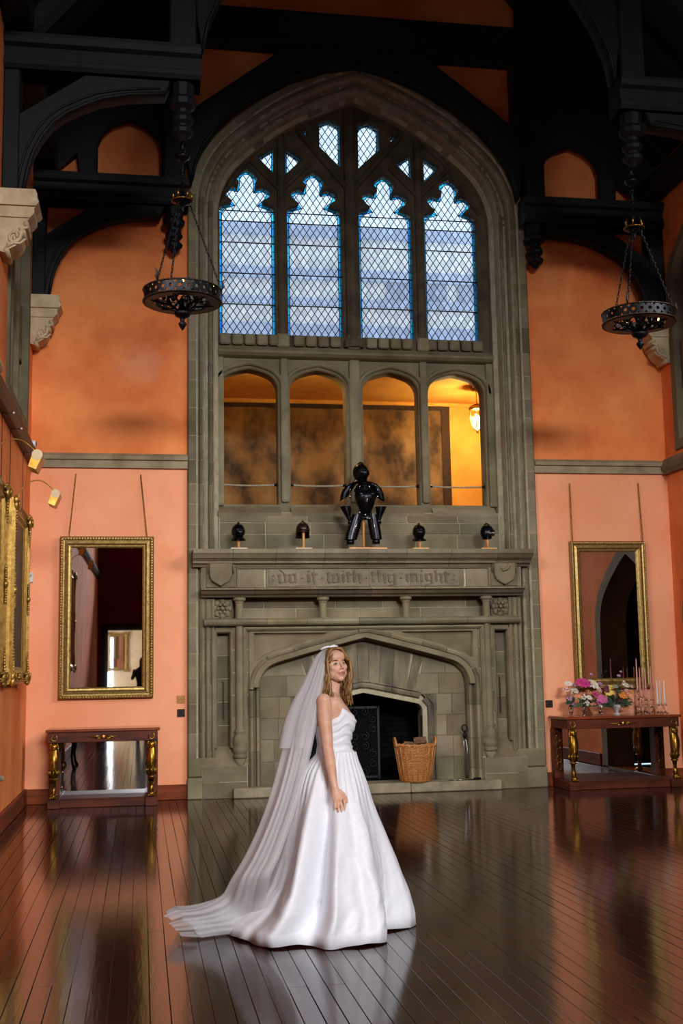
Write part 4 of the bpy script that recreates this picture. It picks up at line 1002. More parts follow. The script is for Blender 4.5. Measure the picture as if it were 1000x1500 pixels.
    for k in range(6): a = k*math.pi/3; t.tube([(cx+.095*math.cos(a), cy+.095*math.sin(a), z+.04), (cx+.10*math.cos(a), cy+.10*math.sin(a), z+.09), (cx+.075*math.cos(a), cy+.075*math.sin(a), z+.14)], [.008, .012, .003], 5)
    t.build('crown_leaf', GOLDD, c, smooth=True)
    t = MB(); t.lathe([(.012, z+.2), (.012, 7.18)], (cx, cy, 0), 8); t.lathe([(.02, 7.06), (.075, 7.10), (.085, 7.13), (.02, 7.17)], (cx, cy, 0), 12); t.lathe([(.022, z+.3), (.022, z+.34)], (cx, cy, 0), 8); t.lathe([(.02, z+.45), (.025, z+.47), (.02, z+.49)], (cx, cy, 0), 8); t.lathe([(.035, 7.18), (.02, 7.24), (.03, 7.28)], (cx, cy, 0), 10); t.build('stem_rod', IRON, c, smooth=True)
    return c
chandelier(XC-2.57, 12.09, 5.56, 'black iron ring chandelier hanging on chains before the wall with the empty console table')
chandelier(XC+2.54, 12.09, 5.50, 'black iron ring chandelier hanging on chains on the side of the flower laden console table')
# ---------------------------------------------------------------- framed mirrors and pictures (local: faces -y, base at z = 0)
MIRR = M('mirror_glass', (214, 214, 214), (204, 204, 204), rough=.015, metal=1, scale=2)
CANV = M('old_canvas', (60, 40, 30), (30, 20, 15), rough=.4, scale=3, lo=.4, hi=.6)
def gilt_frame(root, w, h, fw, dep, ornate=False, mat=GOLD):
    t = MB(); pr = [(0, 0), (0, -dep*.7), (fw*.12, -dep), (fw*.22, -dep), (fw*.28, -dep*.8), (fw*.40, -dep*.72), (fw*.62, -dep*.85), (fw*.74, -dep*.6), (fw*.88, -dep*.55), (fw, -dep*.35), (fw, 0)]
    pth = [(-w/2, 0), (-w/2, h), (w/2, h), (w/2, 0)]
    t.sweep([(-n, y) for n, y in pr], pth, closed=True); f = t.build('frame', mat, root, local=True, fix=True)
    b = MB(); n1 = int(w/.035); n2 = int(h/.035)
    for k in range(n1):
        for z in (fw*.17, h-fw*.17): b.ball((-w/2+w*(k+.5)/n1, -dep, z), .011, 5, 3)
    for k in range(n2):
        for x in (-w/2+fw*.17, w/2-fw*.17): b.ball((x, -dep, h*(k+.5)/n2), .011, 5, 3)
    b.build('beading', mat, f, local=True)
    if ornate:
        for sx, sz in ((-1, 0), (1, 0), (-1, 1), (1, 1)):
            cx, cz = sx*(w/2-fw*.4), (h-fw*.4 if sz else fw*.4); d = 1 if sz else -1; c = MB()
            c.ball((cx, -dep, cz), (.075, .035, .075), 10, 6); c.ball((cx+sx*.05, -dep, cz+d*.055), (.035, .03, .05), 8, 6); c.ball((cx-sx*.06, -dep, cz+d*.07), (.05, .025, .022), 8, 6)
            for k in range(8):
                q = .020-.0014*k
                c.ball((cx-sx*(.07+.03*k), -dep-.004, cz+d*(.03+.05*math.exp(-k*.6)+.012*math.sin(k*1.6))), (q*1.3, q, q), 6, 4); c.ball((cx-sx*(.07+.03*k), -dep-.004, cz-d*.03), (q*1.2, q*.8, q*.7), 6, 4)
                c.ball((cx+sx*(.02*math.exp(-k*.5)+.008*math.sin(k*1.6)), -dep-.004, cz-d*(.07+.03*k)), (q, q, q*1.3), 6, 4)
            for a0 in (0, 2.1, 4.2): c.tube([(cx+.05*math.cos(a*.5+a0)*(1-a/14), -dep-.036, cz+.05*math.sin(a*.5+a0)*(1-a/14)) for a in range(10)], .008, 5)
            c.build('corner_cartouche', mat, f, local=True, smooth=True)
        for cx, cz, vert in ((0, fw*.4, 0), (-w/2+fw*.4, h/2, 1), (w/2-fw*.4, h/2, 1)):
            c = MB(); c.ball((cx, -dep, cz), (.04, .025, .04), 8, 6)
            for k in range(1, 7):
                for s in (-1, 1): o_ = s*(.03+.024*k); c.ball((cx+(0 if vert else o_)+(.018*math.sin(k*2) if vert else 0), -dep, cz+(o_ if vert else 0)+(0 if vert else .018*math.sin(k*2))), (.018, .018, .018), 6, 4)
            c.build('centre_cartouche', mat, f, local=True, smooth=True)
    return f
def wall_mirror(c00, c11, label, chains, tilt):
    a = at(*c00, YW-.05); b = at(*c11, YW-.05); w = b.x-a.x; h = a.z-b.z
    r = thing('wall_mirror', label, 'mirror', ((a.x+b.x)/2, YW-.012, b.z), group='gilt mirrors hung on chains')
    fw = .15; gilt_frame(r, w, h, fw, .065)
    MB().box(-w/2+fw-.01, w/2-fw+.01, -.02, -.012, fw-.01, h-fw+.01).build('mirror_glass', MIRR, r, local=True)
    MB().box(-w/2+.02, w/2-.02, -.011, -.002, .02, h-.02).build('backboard', BROWN, r, local=True)
    for k, ((x0, y0), (x1, y1)) in enumerate(chains):
        p, q = at(x0, y0, YW-.04), at(x1, y1, YW-.05); t = MB()
        o_ = Vector(r.location); chain(t, Vector((p.x, YW-.03, p.z-.02))-o_, Vector((q.x, YW-.04-math.sin(R(tilt))*h, q.z))-o_, ln=.04, r=.004, w=.009)
        t.build('chain', GOLDD, r, local=True)
    r.rotation_euler = (0, 0, 0)
    for ch in r.children:
        if not ch.name.startswith('chain'): ch.rotation_euler = (R(tilt), 0, 0)
    return r
wall_mirror((88.4, 786), (224.5, 1022), 'tall gilt framed mirror on chains above the console table with bare top', [((111, 692), (101, 786)), ((206, 693), (215, 786))], .55)
wall_mirror((833.5, 793), (955, 1008), 'tall gilt framed mirror on chains behind the candles and flowers', [((834, 706), (838, 793)), ((934.5, 706), (941, 793))], .45)

# ---------------------------------------------------------------- console tables
MAHOG = M('mahogany', (94, 40, 20), (58, 24, 12), rough=.45, scale=5, stretch=(.5, 2, 3), spec=.18)
MAHOGR = M('mahogany_top', (134, 62, 34), (100, 44, 24), rough=.2, scale=5, stretch=(.5, 2, 3), coat=.5)
def console(label, x0, x1, yf, yb, ht, group):
    """local coordinates: x centred, front at y = 0, depth positive"""
    w = x1-x0; d = yb-yf; c = thing('console_table', label, 'console table', ((x0+x1)/2, yf, 0), group=group)
    B = lambda n, m, *a, **k: MB().box(*a).build(n, m, c, local=True, **k)
    hw = w/2
    B('top', MAHOGR, -hw-.02, hw+.02, -.02, d, ht-.035, ht, bevel=.008)
    B('apron', MAHOG, -hw+.01, hw-.01, .0, d-.01, ht-.16, ht-.036, bevel=.004)
    B('plinth', MAHOG, -hw+.14, hw-.14, .06, d, .0, .10, bevel=.006)
    for s in (-1, 1):
        B('plinth_block', MAHOG, s*(hw-.085)-.075, s*(hw-.085)+.075, -.005, d, 0, .115, bevel=.006)
        B('pilaster', MAHOG, s*(hw-.065)-.065, s*(hw-.065)+.065, d-.12, d, .116, ht-.161, bevel=.004)
        t = MB(); n = 5
        for k in range(n):
            z = .28+k*.093; t.tube([(s*(hw-.065)+.032*math.cos(a), d-.125, z+.052*math.sin(a)) for a in [2*math.pi*i/14 for i in range(14)]], .007, 5, closed=True)
        t.build('guilloche_mount', GOLDD, c, local=True, smooth=True)
        # wreath mounts on the apron corners
        t = MB(); t.tube([(s*(hw-.085)+.035*math.cos(a), -.006, ht-.10+.037*math.sin(a)) for a in [math.pi*.62+2*math.pi*.88*i/16 for i in range(17)]], [.005+.004*math.sin(math.pi*i/16) for i in range(17)], 6); t.build('wreath_mount', GOLDD, c, local=True, smooth=True)
        # gilt lion monopodium
        lx = s*(hw-.085); L_ = MB()
        zt = ht-.16
        pts = [(.055, zt), (.05, zt-.03), (.03, zt-.10), (.008, zt-.17), (.0, zt-.24), (.01, zt-.32), (.03, zt-.38), (.04, zt-.43), (.042, zt-.50), (.04, .30), (.035, .22), (.03, .165)]
        rad = [.045, .05, .056, .064, .066, .058, .05, .036, .027, .026, .027, .035]
        L_.tube([(lx, y, z) for y, z in pts], rad, 14); leg = L_.build('leg', GOLDD, c, local=True, smooth=True)
        t = MB(); t.ball((lx, .008, zt-.055), (.048, .042, .055), 12, 8); t.ball((lx, -.03, zt-.07), (.026, .024, .022), 8, 6); t.ball((lx, -.048, zt-.062), (.011, .008, .008), 6, 4)
        for q in (-1, 1):
            t.ball((lx+q*.02, -.03, zt-.042), (.009, .006, .007), 6, 4); t.ball((lx+q*.04, .0, zt-.015), (.013, .01, .014), 6, 4)
            for k in range(5): t.ball((lx+q*(.045+.004*math.sin(k)), .01+.004*k, zt-.03-.022*k), (.016, .02, .016), 6, 4)
        t.build('lion_head', GOLDD, leg, local=True, smooth=True)
        t = MB()
        for k in range(8):
            a = 2*math.pi*k/8; t.tube([(lx+.058*math.cos(a), .012+.058*math.sin(a), zt-.33), (lx+.060*math.cos(a), .02+.060*math.sin(a), zt-.37), (lx+.045*math.cos(a), .035+.045*math.sin(a), zt-.42)], [.006, .014, .004], 5)
        t.tube([(lx+.04*math.cos(2*math.pi*k/16), .04+.04*math.sin(2*math.pi*k/16), zt-.44) for k in range(16)], .011, 6, closed=True); t.build('acanthus_collar', GOLDD, leg, local=True, smooth=True)
        t = MB(); t.ball((lx, .02, .15), (.048, .055, .035), 10, 6)
        for k in (-1.5, -.5, .5, 1.5): t.ball((lx+k*.022, -.03, .135), (.012, .024, .018), 6, 4)
        t.build('paw', GOLDD, leg, local=True, smooth=True)
    t = MB(); t.ball((0, -.004, ht-.098), (.03, .012, .03), 10, 6)
    for s in (-1, 1):
        t.tube([(s*.03, -.006, ht-.10), (s*.07, -.008, ht-.085), (s*.11, -.008, ht-.10), (s*.15, -.006, ht-.095), (s*.2, -.004, ht-.098)], [.012, .014, .012, .008, .002], 6)
        t.tube([(s*.03, -.006, ht-.10), (s*.06, -.008, ht-.12), (s*.10, -.008, ht-.108)], [.01, .012, .004], 6); t.ball((s*.075, -.008, ht-.098), (.016, .008, .016), 6, 4)
    t.build('palmette_mount', GOLDD, c, local=True, smooth=True)
    B('mirror_panel', MIRR, -hw+.13, hw-.13, d-.03, d-.015, .11, ht-.165)
    B('backboard', MAHOG, -hw+.12, hw-.12, d-.014, d, .1, ht-.161)
    B('shelf', MAHOG, -hw+.14, hw-.14, .062, d-.031, .101, .112)
    return c
G_ = 'mahogany consoles with gilt lion legs'
a, b = at(69, 1075, 15.06), at(232, 1075, 15.06)
console('mahogany console with gilt lion legs, its polished top left bare', a.x, b.x, 15.06, YW-.04, .955, G_)
a, b = at(829, 1055, 15.02), at(995, 1055, 15.02)
console('mahogany console with gilt lion legs, its top set with flowers and candles', a.x, min(b.x, XR-.05), 15.02, YW-.04, .955, G_)
CT = ((a.x+min(b.x, XR-.05))/2, (a.x), min(b.x, XR-.05))

# ---------------------------------------------------------------- candles and flowers on the console
GLS = bpy.data.materials.new('clear_glass'); GLS.use_nodes = True; _b = GLS.node_tree.nodes['Principled BSDF']
_b.inputs['Transmission Weight'].default_value = 1; _b.inputs['Roughness'].default_value = .03; _b.inputs['IOR'].default_value = 1.45; _b.inputs['Base Color'].default_value = (.95, .97, .97, 1)
PINKW = M('pink_wax', (216, 150, 136), (206, 138, 124), rough=.4, scale=4); PALEW = M('pale_blue_wax', (224, 222, 212), (214, 212, 202), rough=.4, scale=4)
ZT = .956
def candle(px, ptop, pbase, yy, tall, mat, label, kind, group):
    p = at(px, 1040, yy); top = at(px, ptop, yy).z
    c = thing('candlestick', label, 'candlestick', (p.x, yy, ZT), group=group)
    hb = at(px, pbase, yy).z
    if kind == 'tall': prof = [(.045, ZT), (.045, ZT+.006), (.012, ZT+.02), (.010, ZT+.05), (.022, ZT+.075), (.022, ZT+.09), (.010, ZT+.105), (.016, hb-.10), (.03, hb-.08), (.03, hb-.06), (.016, hb-.045), (.026, hb-.02), (.022, hb+.01), (.012, hb+.012)]
    else: prof = [(.04, ZT), (.04, ZT+.01), (.014, ZT+.025), (.011, ZT+.04), (.028, hb-.02), (.03, hb+.004), (.02, hb+.012), (.012, hb+.012)]
    MB().lathe(prof, (p.x, yy, 0), 14).build('glass_holder', GLS, c, smooth=True)
    k = MB(); k.lathe([(.012, hb+.013), (.0125, hb+.05), (.010, (hb+top)/2), (.007, top-.04), (.002, top)], (p.x, yy, 0), 10); k.build('taper_candle', mat, c, smooth=True)
    MB().tube([(p.x, yy, top-.002), (p.x+.001, yy, top+.012)], .0012, 4).build('wick', IRON, c)
    return c
GP, GW = 'pink taper candles in glass holders', 'pale tapers in low glass holders'
candle(935, 964, 1014, 15.22, True, PINKW, 'tallest pink taper candle in a knopped glass stick', 'tall', GP)
for px, pt, pb, y_, lb in ((939, 977, 1022, 15.46, 'shorter pink taper candle standing next to the tallest one'), (947, 977, 1026, 15.30, 'shorter pink taper candle set at the front edge of its cluster'), (943.5, 977, 1022, 15.52, 'shorter pink taper candle standing closest to the mirror'), (955, 977, 1026, 15.40, 'shorter pink taper candle next to the pale blue ones')):
    candle(px, pt, pb, y_, True, PINKW, lb, 'tall', GP)
for px, pt, y_, lb in ((963.5, 996, 15.32, 'pale blue white taper in a low glass cup, next to the pink candles'), (968, 996, 15.42, 'pale blue white taper in a low glass cup, set back between two others'), (974, 996, 15.30, 'pale blue white taper in a low glass cup, at the end of the row')):
    candle(px, pt, 1033, y_, False, PALEW, lb, 'low', GW)
def petal_flower(c, r, layers, per, cup, rnd):
    mb = MB(); c = Vector(c)
    for l in range(layers):
        rr = r*(1-.26*l); el = R(cup+l*(80-cup)/max(1, layers))
        for k in range(per):
            a = 2*math.pi*(k+.5*l)/per+rnd.uniform(-.1, .1)
            d = Vector((math.cos(a)*math.cos(el), math.sin(a)*math.cos(el), math.sin(el))); s_ = Vector((-math.sin(a), math.cos(a), 0)); up = d.cross(s_)*-1
            w = rr*math.pi/per*1.1
            mb.add([c+d*rr*.12, c+d*rr*.6+s_*w, c+d*rr+up*rr*.12, c+d*rr*.6-s_*w, c+d*rr*.62+up*rr*-.12], [(0, 1, 4), (1, 2, 4), (2, 3, 4), (3, 0, 4)])
    return mb
FC = {k: M('petal_'+k, *v, rough=.6, scale=30, sheen=.2) for k, v in {'magenta': ((206, 40, 128), (170, 24, 100)), 'white': ((232, 224, 208), (210, 200, 182)), 'orange': ((226, 140, 40), (206, 116, 26)), 'yellow': ((230, 204, 100), (214, 184, 70)), 'blush': ((220, 170, 150), (200, 146, 126)), 'plum': ((112, 22, 58), (84, 14, 42)), 'lilac': ((196, 138, 190), (172, 110, 168)), 'peach': ((224, 150, 100), (206, 128, 80)), 'pink': ((206, 96, 150), (180, 74, 130)), 'green': ((58, 84, 44), (36, 58, 28)), 'sage': ((150, 160, 130), (120, 132, 100))}.items()}
rf = random.Random(3)
def arrangement(label, px, yy, vase, flowers, leaves, sprigs=(), spread=.72):
    p = at(px, 1040, yy); c = thing('flower_arrangement', label, 'flowers', (p.x, yy, ZT), group='flowers on the console table')
    if vase == 'urn': MB().lathe([(.05, ZT), (.05, ZT+.01), (.02, ZT+.03), (.03, ZT+.05), (.06, ZT+.09), (.065, ZT+.13), (.055, ZT+.135)], (p.x, yy, 0), 16).build('vase', M('white_ceramic', (214, 204, 196), (196, 186, 176), rough=.3), c, smooth=True)
    else: MB().lathe([(.03, ZT), (.03, ZT+.008), (.018, ZT+.02), (.03, ZT+.06), (.032, ZT+.11), (.024, ZT+.14), (.022, ZT+.14), (.029, ZT+.11), (.027, ZT+.06), (.01, ZT+.03)], (p.x, yy, 0), 14, caps=False).build('vase', GLS, c, smooth=True)
    zv = ZT+.12
    for (fx, fy, r, colr, kind) in flowers:
        y2 = yy+rf.uniform(-.07, .07)-(.03 if r > .05 else 0); r = r*1.42; q = at(fx, fy, y2); o0 = Vector((q.x, y2, q.z))
        MB().tube([(p.x+rf.uniform(-.01, .01), yy, zv-.04), ((p.x+q.x)/2, (yy+y2)/2, (zv+q.z)/2+.01), o0-Vector((0, 0, r*.2))], .003, 4).build('stem', FC['green'], c)
        if kind == 'd': m = petal_flower((0, 0, 0), r, 4, 12, 5, rf)
        elif kind == 'r': m = petal_flower((0, 0, 0), r, 4, 7, 25, rf)
        else: m = petal_flower((0, 0, 0), r, 2, 6, 10, rf)
        # turn the bloom to face outwards
        d = Vector((q.x-p.x, -.35, .25+(q.z-zv)*.8)).normalized(); rot = Vector((0, 0, 1)).rotation_difference(d).to_matrix()
        m.v = [tuple(o0+rot @ Vector(v)) for v in m.v]
        fo = m.build({'d': 'dahlia', 'r': 'rose', 's': 'blossom'}[kind], FC[colr], c)
        b_ = MB(); b_.ball(o0+d*r*.18, r*.22, 6, 4); b_.build('flower_centre', FC['yellow' if colr in ('white', 'lilac') else colr], fo, smooth=True)
    for (fx, fy, n, r) in sprigs:
        q = at(fx, fy, yy-.03); m = MB()
        MB().tube([(p.x, yy, zv), ((p.x+q.x)/2, yy, (zv+q.z)/2+.02), (q.x, yy-.03, q.z)], .003, 4).build('stem', FC['green'], c)
        for k in range(n): m.ball((q.x+rf.gauss(0, r), yy-.03+rf.gauss(0, r*.6), q.z+rf.gauss(0, r)), rf.uniform(.008, .014), 6, 4)
        tag(m.build('small_blossom', FC['white'], c), kind='stuff')
    for k in range(int(leaves*1.8)):
        a = rf.uniform(0, 2*math.pi); el = rf.uniform(-.15, 1.2); L_ = rf.uniform(.09, .17)*spread
        d = Vector((math.cos(a)*math.cos(el), math.sin(a)*math.cos(el)*.7, math.sin(el))); s_ = d.orthogonal().normalized(); b0 = Vector((p.x, yy, zv+.01))+d*rf.uniform(.02, .08)*spread
        m = MB(); m.add([b0, b0+d*L_*.5+s_*.024+Vector((0, 0, .012)), b0+d*L_, b0+d*L_*.5-s_*.024+Vector((0, 0, .012))], [(0, 1, 2), (0, 2, 3)]); m.build('leaf', FC['green'], c)
    return c
arrangement('loose white and lilac blossoms in a small glass vase beside the table edge', 836, 15.38, 'glass', [(832, 1003, .045, 'white', 'r'), (842, 1012, .04, 'white', 's'), (834, 1023, .03, 'lilac', 's'), (841, 1004, .026, 'lilac', 's'), (829, 1010, .04, 'blush', 's'), (838, 1030, .028, 'lilac', 's'), (843, 1024, .026, 'peach', 's')], 12, [(838, 1012, 12, .02)])
arrangement('large magenta and white dahlias in a small glass vase', 855, 15.46, 'glass', [(854, 1000, .085, 'magenta', 'd'), (868, 1002, .08, 'white', 'd'), (862, 1015, .04, 'peach', 'r'), (866, 988, .02, 'lilac', 's'), (879, 1002, .03, 'lilac', 's'), (876, 1011, .045, 'blush', 'r')], 14)
arrangement('small white blossoms and magenta bloom in a low glass vase', 856, 15.16, 'glass', [(872, 1018, .04, 'magenta', 's'), (863, 1022, .03, 'white', 's')], 8, [(856, 1022, 18, .022), (860, 1030, 16, .02)])
arrangement('pink and plum blooms trailing from a slim glass vase', 879, 15.18, 'glass', [(882, 1024, .06, 'pink', 'd'), (888, 1012, .035, 'plum', 's'), (878, 1028, .04, 'pink', 's')], 8, [(880, 1032, 14, .016)])
arrangement('white urn of yellow, orange and green mixed blooms', 903, 15.36, 'urn', [(892, 1016, .05, 'yellow', 'r'), (894, 1008, .04, 'yellow', 'r'), (891, 1022, .042, 'yellow', 's'), (911, 1020, .055, 'orange', 'r'), (897, 1028, .045, 'blush', 'r'), (916, 1003, .045, 'white', 'd'), (888, 1007, .03, 'plum', 's'), (921, 1023, .04, 'peach', 's'), (918, 1012, .03, 'blush', 's'), (925, 1006, .025, 'blush', 's'), (906, 990, .022, 'lilac', 's'), (909, 984, .018, 'lilac', 's'), (924, 1027, .02, 'plum', 's'), (905, 1013, .03, 'green', 's'), (914, 1032, .03, 'green', 's'), (907, 1026, .03, 'plum', 's'), (923, 1014, .025, 'orange', 's'), (901, 1006, .03, 'sage', 's')], 46, [(913, 998, 6, .01)], 1.15)

# ---------------------------------------------------------------- small wall fittings
def socket(px, py, mat, label, nm='wall_socket'):
    p = at(px, py, YW-.006); s = thing(nm, label, 'socket', (p.x, YW, p.z-.05))
    MB().box(p.x-.05, p.x+.05, YW-.012, YW, p.z-.05, p.z+.05).build('plate', mat, s, bevel=.003)
    MB().lathe([(.012, 0), (.012, .012), (.008, .016)], (p.x, YW-.028, p.z), 10, axis='y').build('knob', mat, s, smooth=True)
    for dx in (-.036, .036): MB().ball((p.x+dx, YW-.012, p.z), .004, 6, 4).build('screw', BRASS, s)
socket(265, 1024.5, M('aged_brass_plate', (178, 124, 58), (150, 100, 44), rough=.5, spec=.3), 'square brass wall plate beside the stone jamb'); BKL = M('brown_bakelite', (44, 28, 20), (34, 22, 15), rough=.6, spec=.2)
socket(265, 1044.5, BKL, 'dark brown socket below the brass plate beside the stone jamb'); socket(804, 1031, BKL, 'dark brown socket between the stone jamb and the candle table')
p = at(44.5, 846, YW-.02); t_ = thing('thermostat', 'small pale grey box on the end wall near the left corner', 'thermostat', (p.x, YW, p.z-.06)); MB().box(p.x-.035, p.x+.035, YW-.03, YW, p.z-.065, p.z+.065).build('case', M('grey_plastic', (200, 200, 198), (190, 190, 188), rough=.4), t_, bevel=.006); MB().box(p.x-.02, p.x+.02, YW-.033, YW-.03, p.z+.01, p.z+.04).build('display', M('grey_screen', (150, 156, 150), rough=.2), t_)
p = at(48, 650, YW-.22); cc = thing('security_camera', 'small white bullet security camera in the left corner above the rail', 'camera', (XL, YW-.22, p.z-.05), )
WHT = M('white_plastic', (214, 216, 214), (204, 206, 204), rough=.35)
t = MB(); t.lathe([(.03, -.10), (.045, -.095), (.045, .03), (.04, .04)], (p.x, YW-.22, p.z), 14, axis='x'); t.build('body', WHT, cc, smooth=True)
MB().lathe([(.035, .04), (.034, .048)], (p.x, YW-.22, p.z), 14, axis='x').build('lens', M('lens_black', (14, 14, 16), rough=.1), cc, smooth=True)
MB().tube([(XL, YW-.10, p.z-.01), (XL+.03, YW-.13, p.z-.01), (p.x-.07, YW-.22, p.z-.01)], .014, 8).build('bracket', WHT, cc, smooth=True)

# ---------------------------------------------------------------- left wall: pictures, picture lights, wires, side table
def side_root(name, label, cat, y, z, group=None):
    o = thing(name, label, cat, (XL+.005, y, z), group); o.rotation_euler = (0, 0, R(90)); return o
PW, PH = 1.72, 1.98
for k, (yc, lab) in enumerate(((13.62, 'ornate gilt framed dark painting on the left wall nearest the end wall'), (11.22, 'ornate gilt framed dark painting on the left wall next along from the corner picture'), (7.75, 'ornate gilt framed painting farther along the left wall'))):
    r = side_root('framed_painting', lab, 'painting', yc, 1.53, 'gilt framed paintings on the left wall')
    f = gilt_frame(r, PW, PH, .2, .12, True, GOLDB)
    MB().box(-PW/2+.18, PW/2-.18, -.055, -.045, .18, PH-.18).build('canvas', CANV, r, local=True)
    MB().box(-PW/2+.03, PW/2-.03, -.045, -.002, .03, PH-.03).build('stretcher_back', BROWN, r, local=True)
    # picture light on a long curved brass arm, fixed to the frame top
    l = side_root('picture_light', ['slender brass picture light arching from the corner painting', 'slender brass picture light arching from the second painting', 'slender brass picture light arching from the farther painting'][k], 'picture light', yc, 1.545+PH, 'brass picture lights')
    z0 = .0
    arm = [(0, -.06, .012), (0, -.07, .14), (0, -.13, .25), (0, -.23, .30), (0, -.33, .29), (0, -.42, .22), (0, -.46, .17)]
    P_ = [Vector(a) for a in arm]
    sm = []
    for i in range(len(P_)-1):
        for j in range(4):
            t_ = j/4; p0, p1, p2, p3 = P_[max(0, i-1)], P_[i], P_[i+1], P_[min(len(P_)-1, i+2)]
            sm.append(.5*((2*p1)+(p2-p0)*t_+(2*p0-5*p1+4*p2-p3)*t_**2+(3*p1-p0-3*p2+p3)*t_**3))
    sm.append(P_[-1])
    MB().tube(sm, .007, 6).build('arm', BRASS, l, local=True, smooth=True)
    t = MB(); t.tube([(-.15, -.48, .13), (.15, -.48, .13)], .05, 14); hd = t.build('lamp_head', M('cream_enamel', (222, 190, 140), (206, 172, 122), rough=.4), l, local=True, smooth=False)
    t = MB(); t.add([(x_, y_, z_) for x_ in (-.148, .148) for y_, z_ in ((-.525, .115), (-.44, .155), (-.40, .02), (-.47, -.01))], [(0, 1, 2, 3), (7, 6, 5, 4), (0, 4, 5, 1), (1, 5, 6, 2), (3, 2, 6, 7), (0, 3, 7, 4)]); t.build('reflector', BRASS, hd, local=True, fix=True)
    MB().box(-.03, .03, -.09, -.03, .012, .024).build('clamp', BRASS, l, local=True)
for k, y in enumerate((12.35, 13.15, 14.55)):
    w = side_root('picture_wire', ['thin hanging wire with a white hook on the rail above the second painting', 'thin hanging wire with a white rail hook above the corner painting', 'thin hanging wire with a white hook on the rail by the corner'][k], 'wire', y, 3.5, 'picture wires on the left rail')
    MB().tube([(0, -.012, .02), (0, -.012, .84)], .004, 5).build('wire', IRON, w, local=True); MB().ball((0, -.125, .83), .012, 8, 5).build('hook', WHT, w, local=True, smooth=True); MB().tube([(0, -.012, .83), (0, -.06, .82), (0, -.125, .83)], .004, 5).build('hook_shank', IRON, w, local=True)
# marble topped serpentine pier table
MARB = M('veined_marble', (214, 200, 188), (170, 150, 138), rough=.15, scale=6, lo=.45, hi=.6)
tb = side_root('pier_table', 'dark carved pier table with a pale serpentine marble top on the left wall', 'table', 9.35, 0)
fr_ = [(-.55, 0), (-.55, -.20), (-.52, -.30), (-.45, -.33), (-.36, -.32), (-.22, -.38), (0, -.43), (.22, -.38), (.36, -.32), (.45, -.33), (.52, -.30), (.55, -.20), (.55, 0)]
def hplate(pts, z0, z1, name, mat, par):
    n = len(pts); m = MB(); m.add([(x, y, z0) for x, y in pts]+[(x, y, z1) for x, y in pts], [tuple(range(n)), tuple(range(2*n-1, n-1, -1))]+[(i, (i+1) % n, (i+1) % n+n, i+n) for i in range(n)]); return m.build(name, mat, par, local=True, fix=True, bevel=.008)
hplate(fr_, .83, .865, 'marble_top', MARB, tb); hplate([(x*.93, y*.92) for x, y in fr_], .72, .829, 'carved_apron', IRON, tb)
for sx in (-1, 1):
    for yy in (-.27, -.06):
        MB().tube([(sx*.45, yy, .72), (sx*.49, yy-.03, .60), (sx*.47, yy-.01, .42), (sx*.42, yy+.02, .22), (sx*.43, yy, .08), (sx*.46, yy-.03, .0)], [.05, .045, .03, .022, .024, .035], 8).build('cabriole_leg', IRON, tb, local=True, smooth=True)

am = thing('anteroom_mirror', 'small gilt mirror on the cream anteroom wall, seen only in reflection', 'mirror', (-.84, -13.09, 1.25)); am.rotation_euler = (0, 0, R(180))
gilt_frame(am, .72, 1.35, .11, .05, True); MB().box(-.27, .27, -.02, -.012, .1, 1.25).build('mirror_glass', MIRR, am, local=True)
# ---------------------------------------------------------------- armour and helmets on the mantel
STEEL = M('blackened_steel', (40, 40, 44), (20, 20, 22), rough=.27, rrand=.08, metal=.9, scale=14, spec=.6)
RUST = M('browned_steel', (58, 40, 34), (36, 25, 22), rough=.35, metal=.8, scale=14)
BRIGHT = M('polished_steel', (150, 148, 145), (110, 108, 104), rough=.2, metal=1, scale=14)
PINE = M('pine_stand', (214, 154, 84), (190, 128, 62), rough=.5, scale=6, stretch=(6, 6, .6)); PALEPINE = M('pale_stand_board', (206, 184, 160), (188, 164, 138), rough=.6, scale=6)
ZS = 3.231; YS = 15.55
ap = at(533, 800, YS); ax = ap.x
ar = thing('suit_of_armour', 'blackened half suit of armour mounted on a pine stand above the fireplace', 'armour', (ax, YS, ZS))
def A(cx, cy, dy=0): return (ax+(cx-470)*.00101, YS+dy, ZS+(1405-cy)*.00101)
t = MB(); t.box(A(250, 0)[0], A(770, 0)[0], YS-.09, YS+.09, ZS, ZS+.028); t.build('stand_base', PINE, ar, bevel=.004)
MB().lathe([(.016, ZS+.028), (.016, ZS+1.0)], (ax, YS+.02, 0), 10).build('stand_pole', PINE, ar, smooth=True)
def ringloft(mb, rows, n=20, a0=0, a1=2*math.pi, closed=True, caps=False):
    """rows of (cx, cy, cz, rx, ry[, squash])"""
    R_ = []
    for (cx, cy, cz, rx, ry) in rows:
        m = n if closed else n+1
        R_.append([(cx+rx*math.cos(a0+(a1-a0)*k/n), cy+ry*math.sin(a0+(a1-a0)*k/n), cz) for k in range(m)])
    mb.grid(R_, closed)
    if caps: b = len(mb.v)-len(R_)*len(R_[0]); q = len(R_[0]); mb.f += [tuple(b+i for i in range(q))[::-1], tuple(b+(len(R_)-1)*q+i for i in range(q))]
    return mb
z = lambda cy: ZS+(1405-cy)*.00101
cx0 = A(500, 0)[0]
t = MB(); ringloft(t, [(cx0, YS, z(900), .085, .075), (cx0, YS-.01, z(860), .09, .08), (cx0, YS-.02, z(780), .125, .105), (cx0, YS-.03, z(700), .148, .12), (cx0, YS-.02, z(640), .15, .115), (cx0, YS-.01, z(600), .135, .09)], 24, caps=True); bp_ = t.build('breastplate', STEEL, ar, smooth=True)
MB().tube([(cx0, YS-.145, z(690)), (cx0, YS-.13, z(760)), (cx0, YS-.10, z(840))], [.004, .01, .004], 6).build('medial_ridge', BRIGHT, bp_, smooth=True)
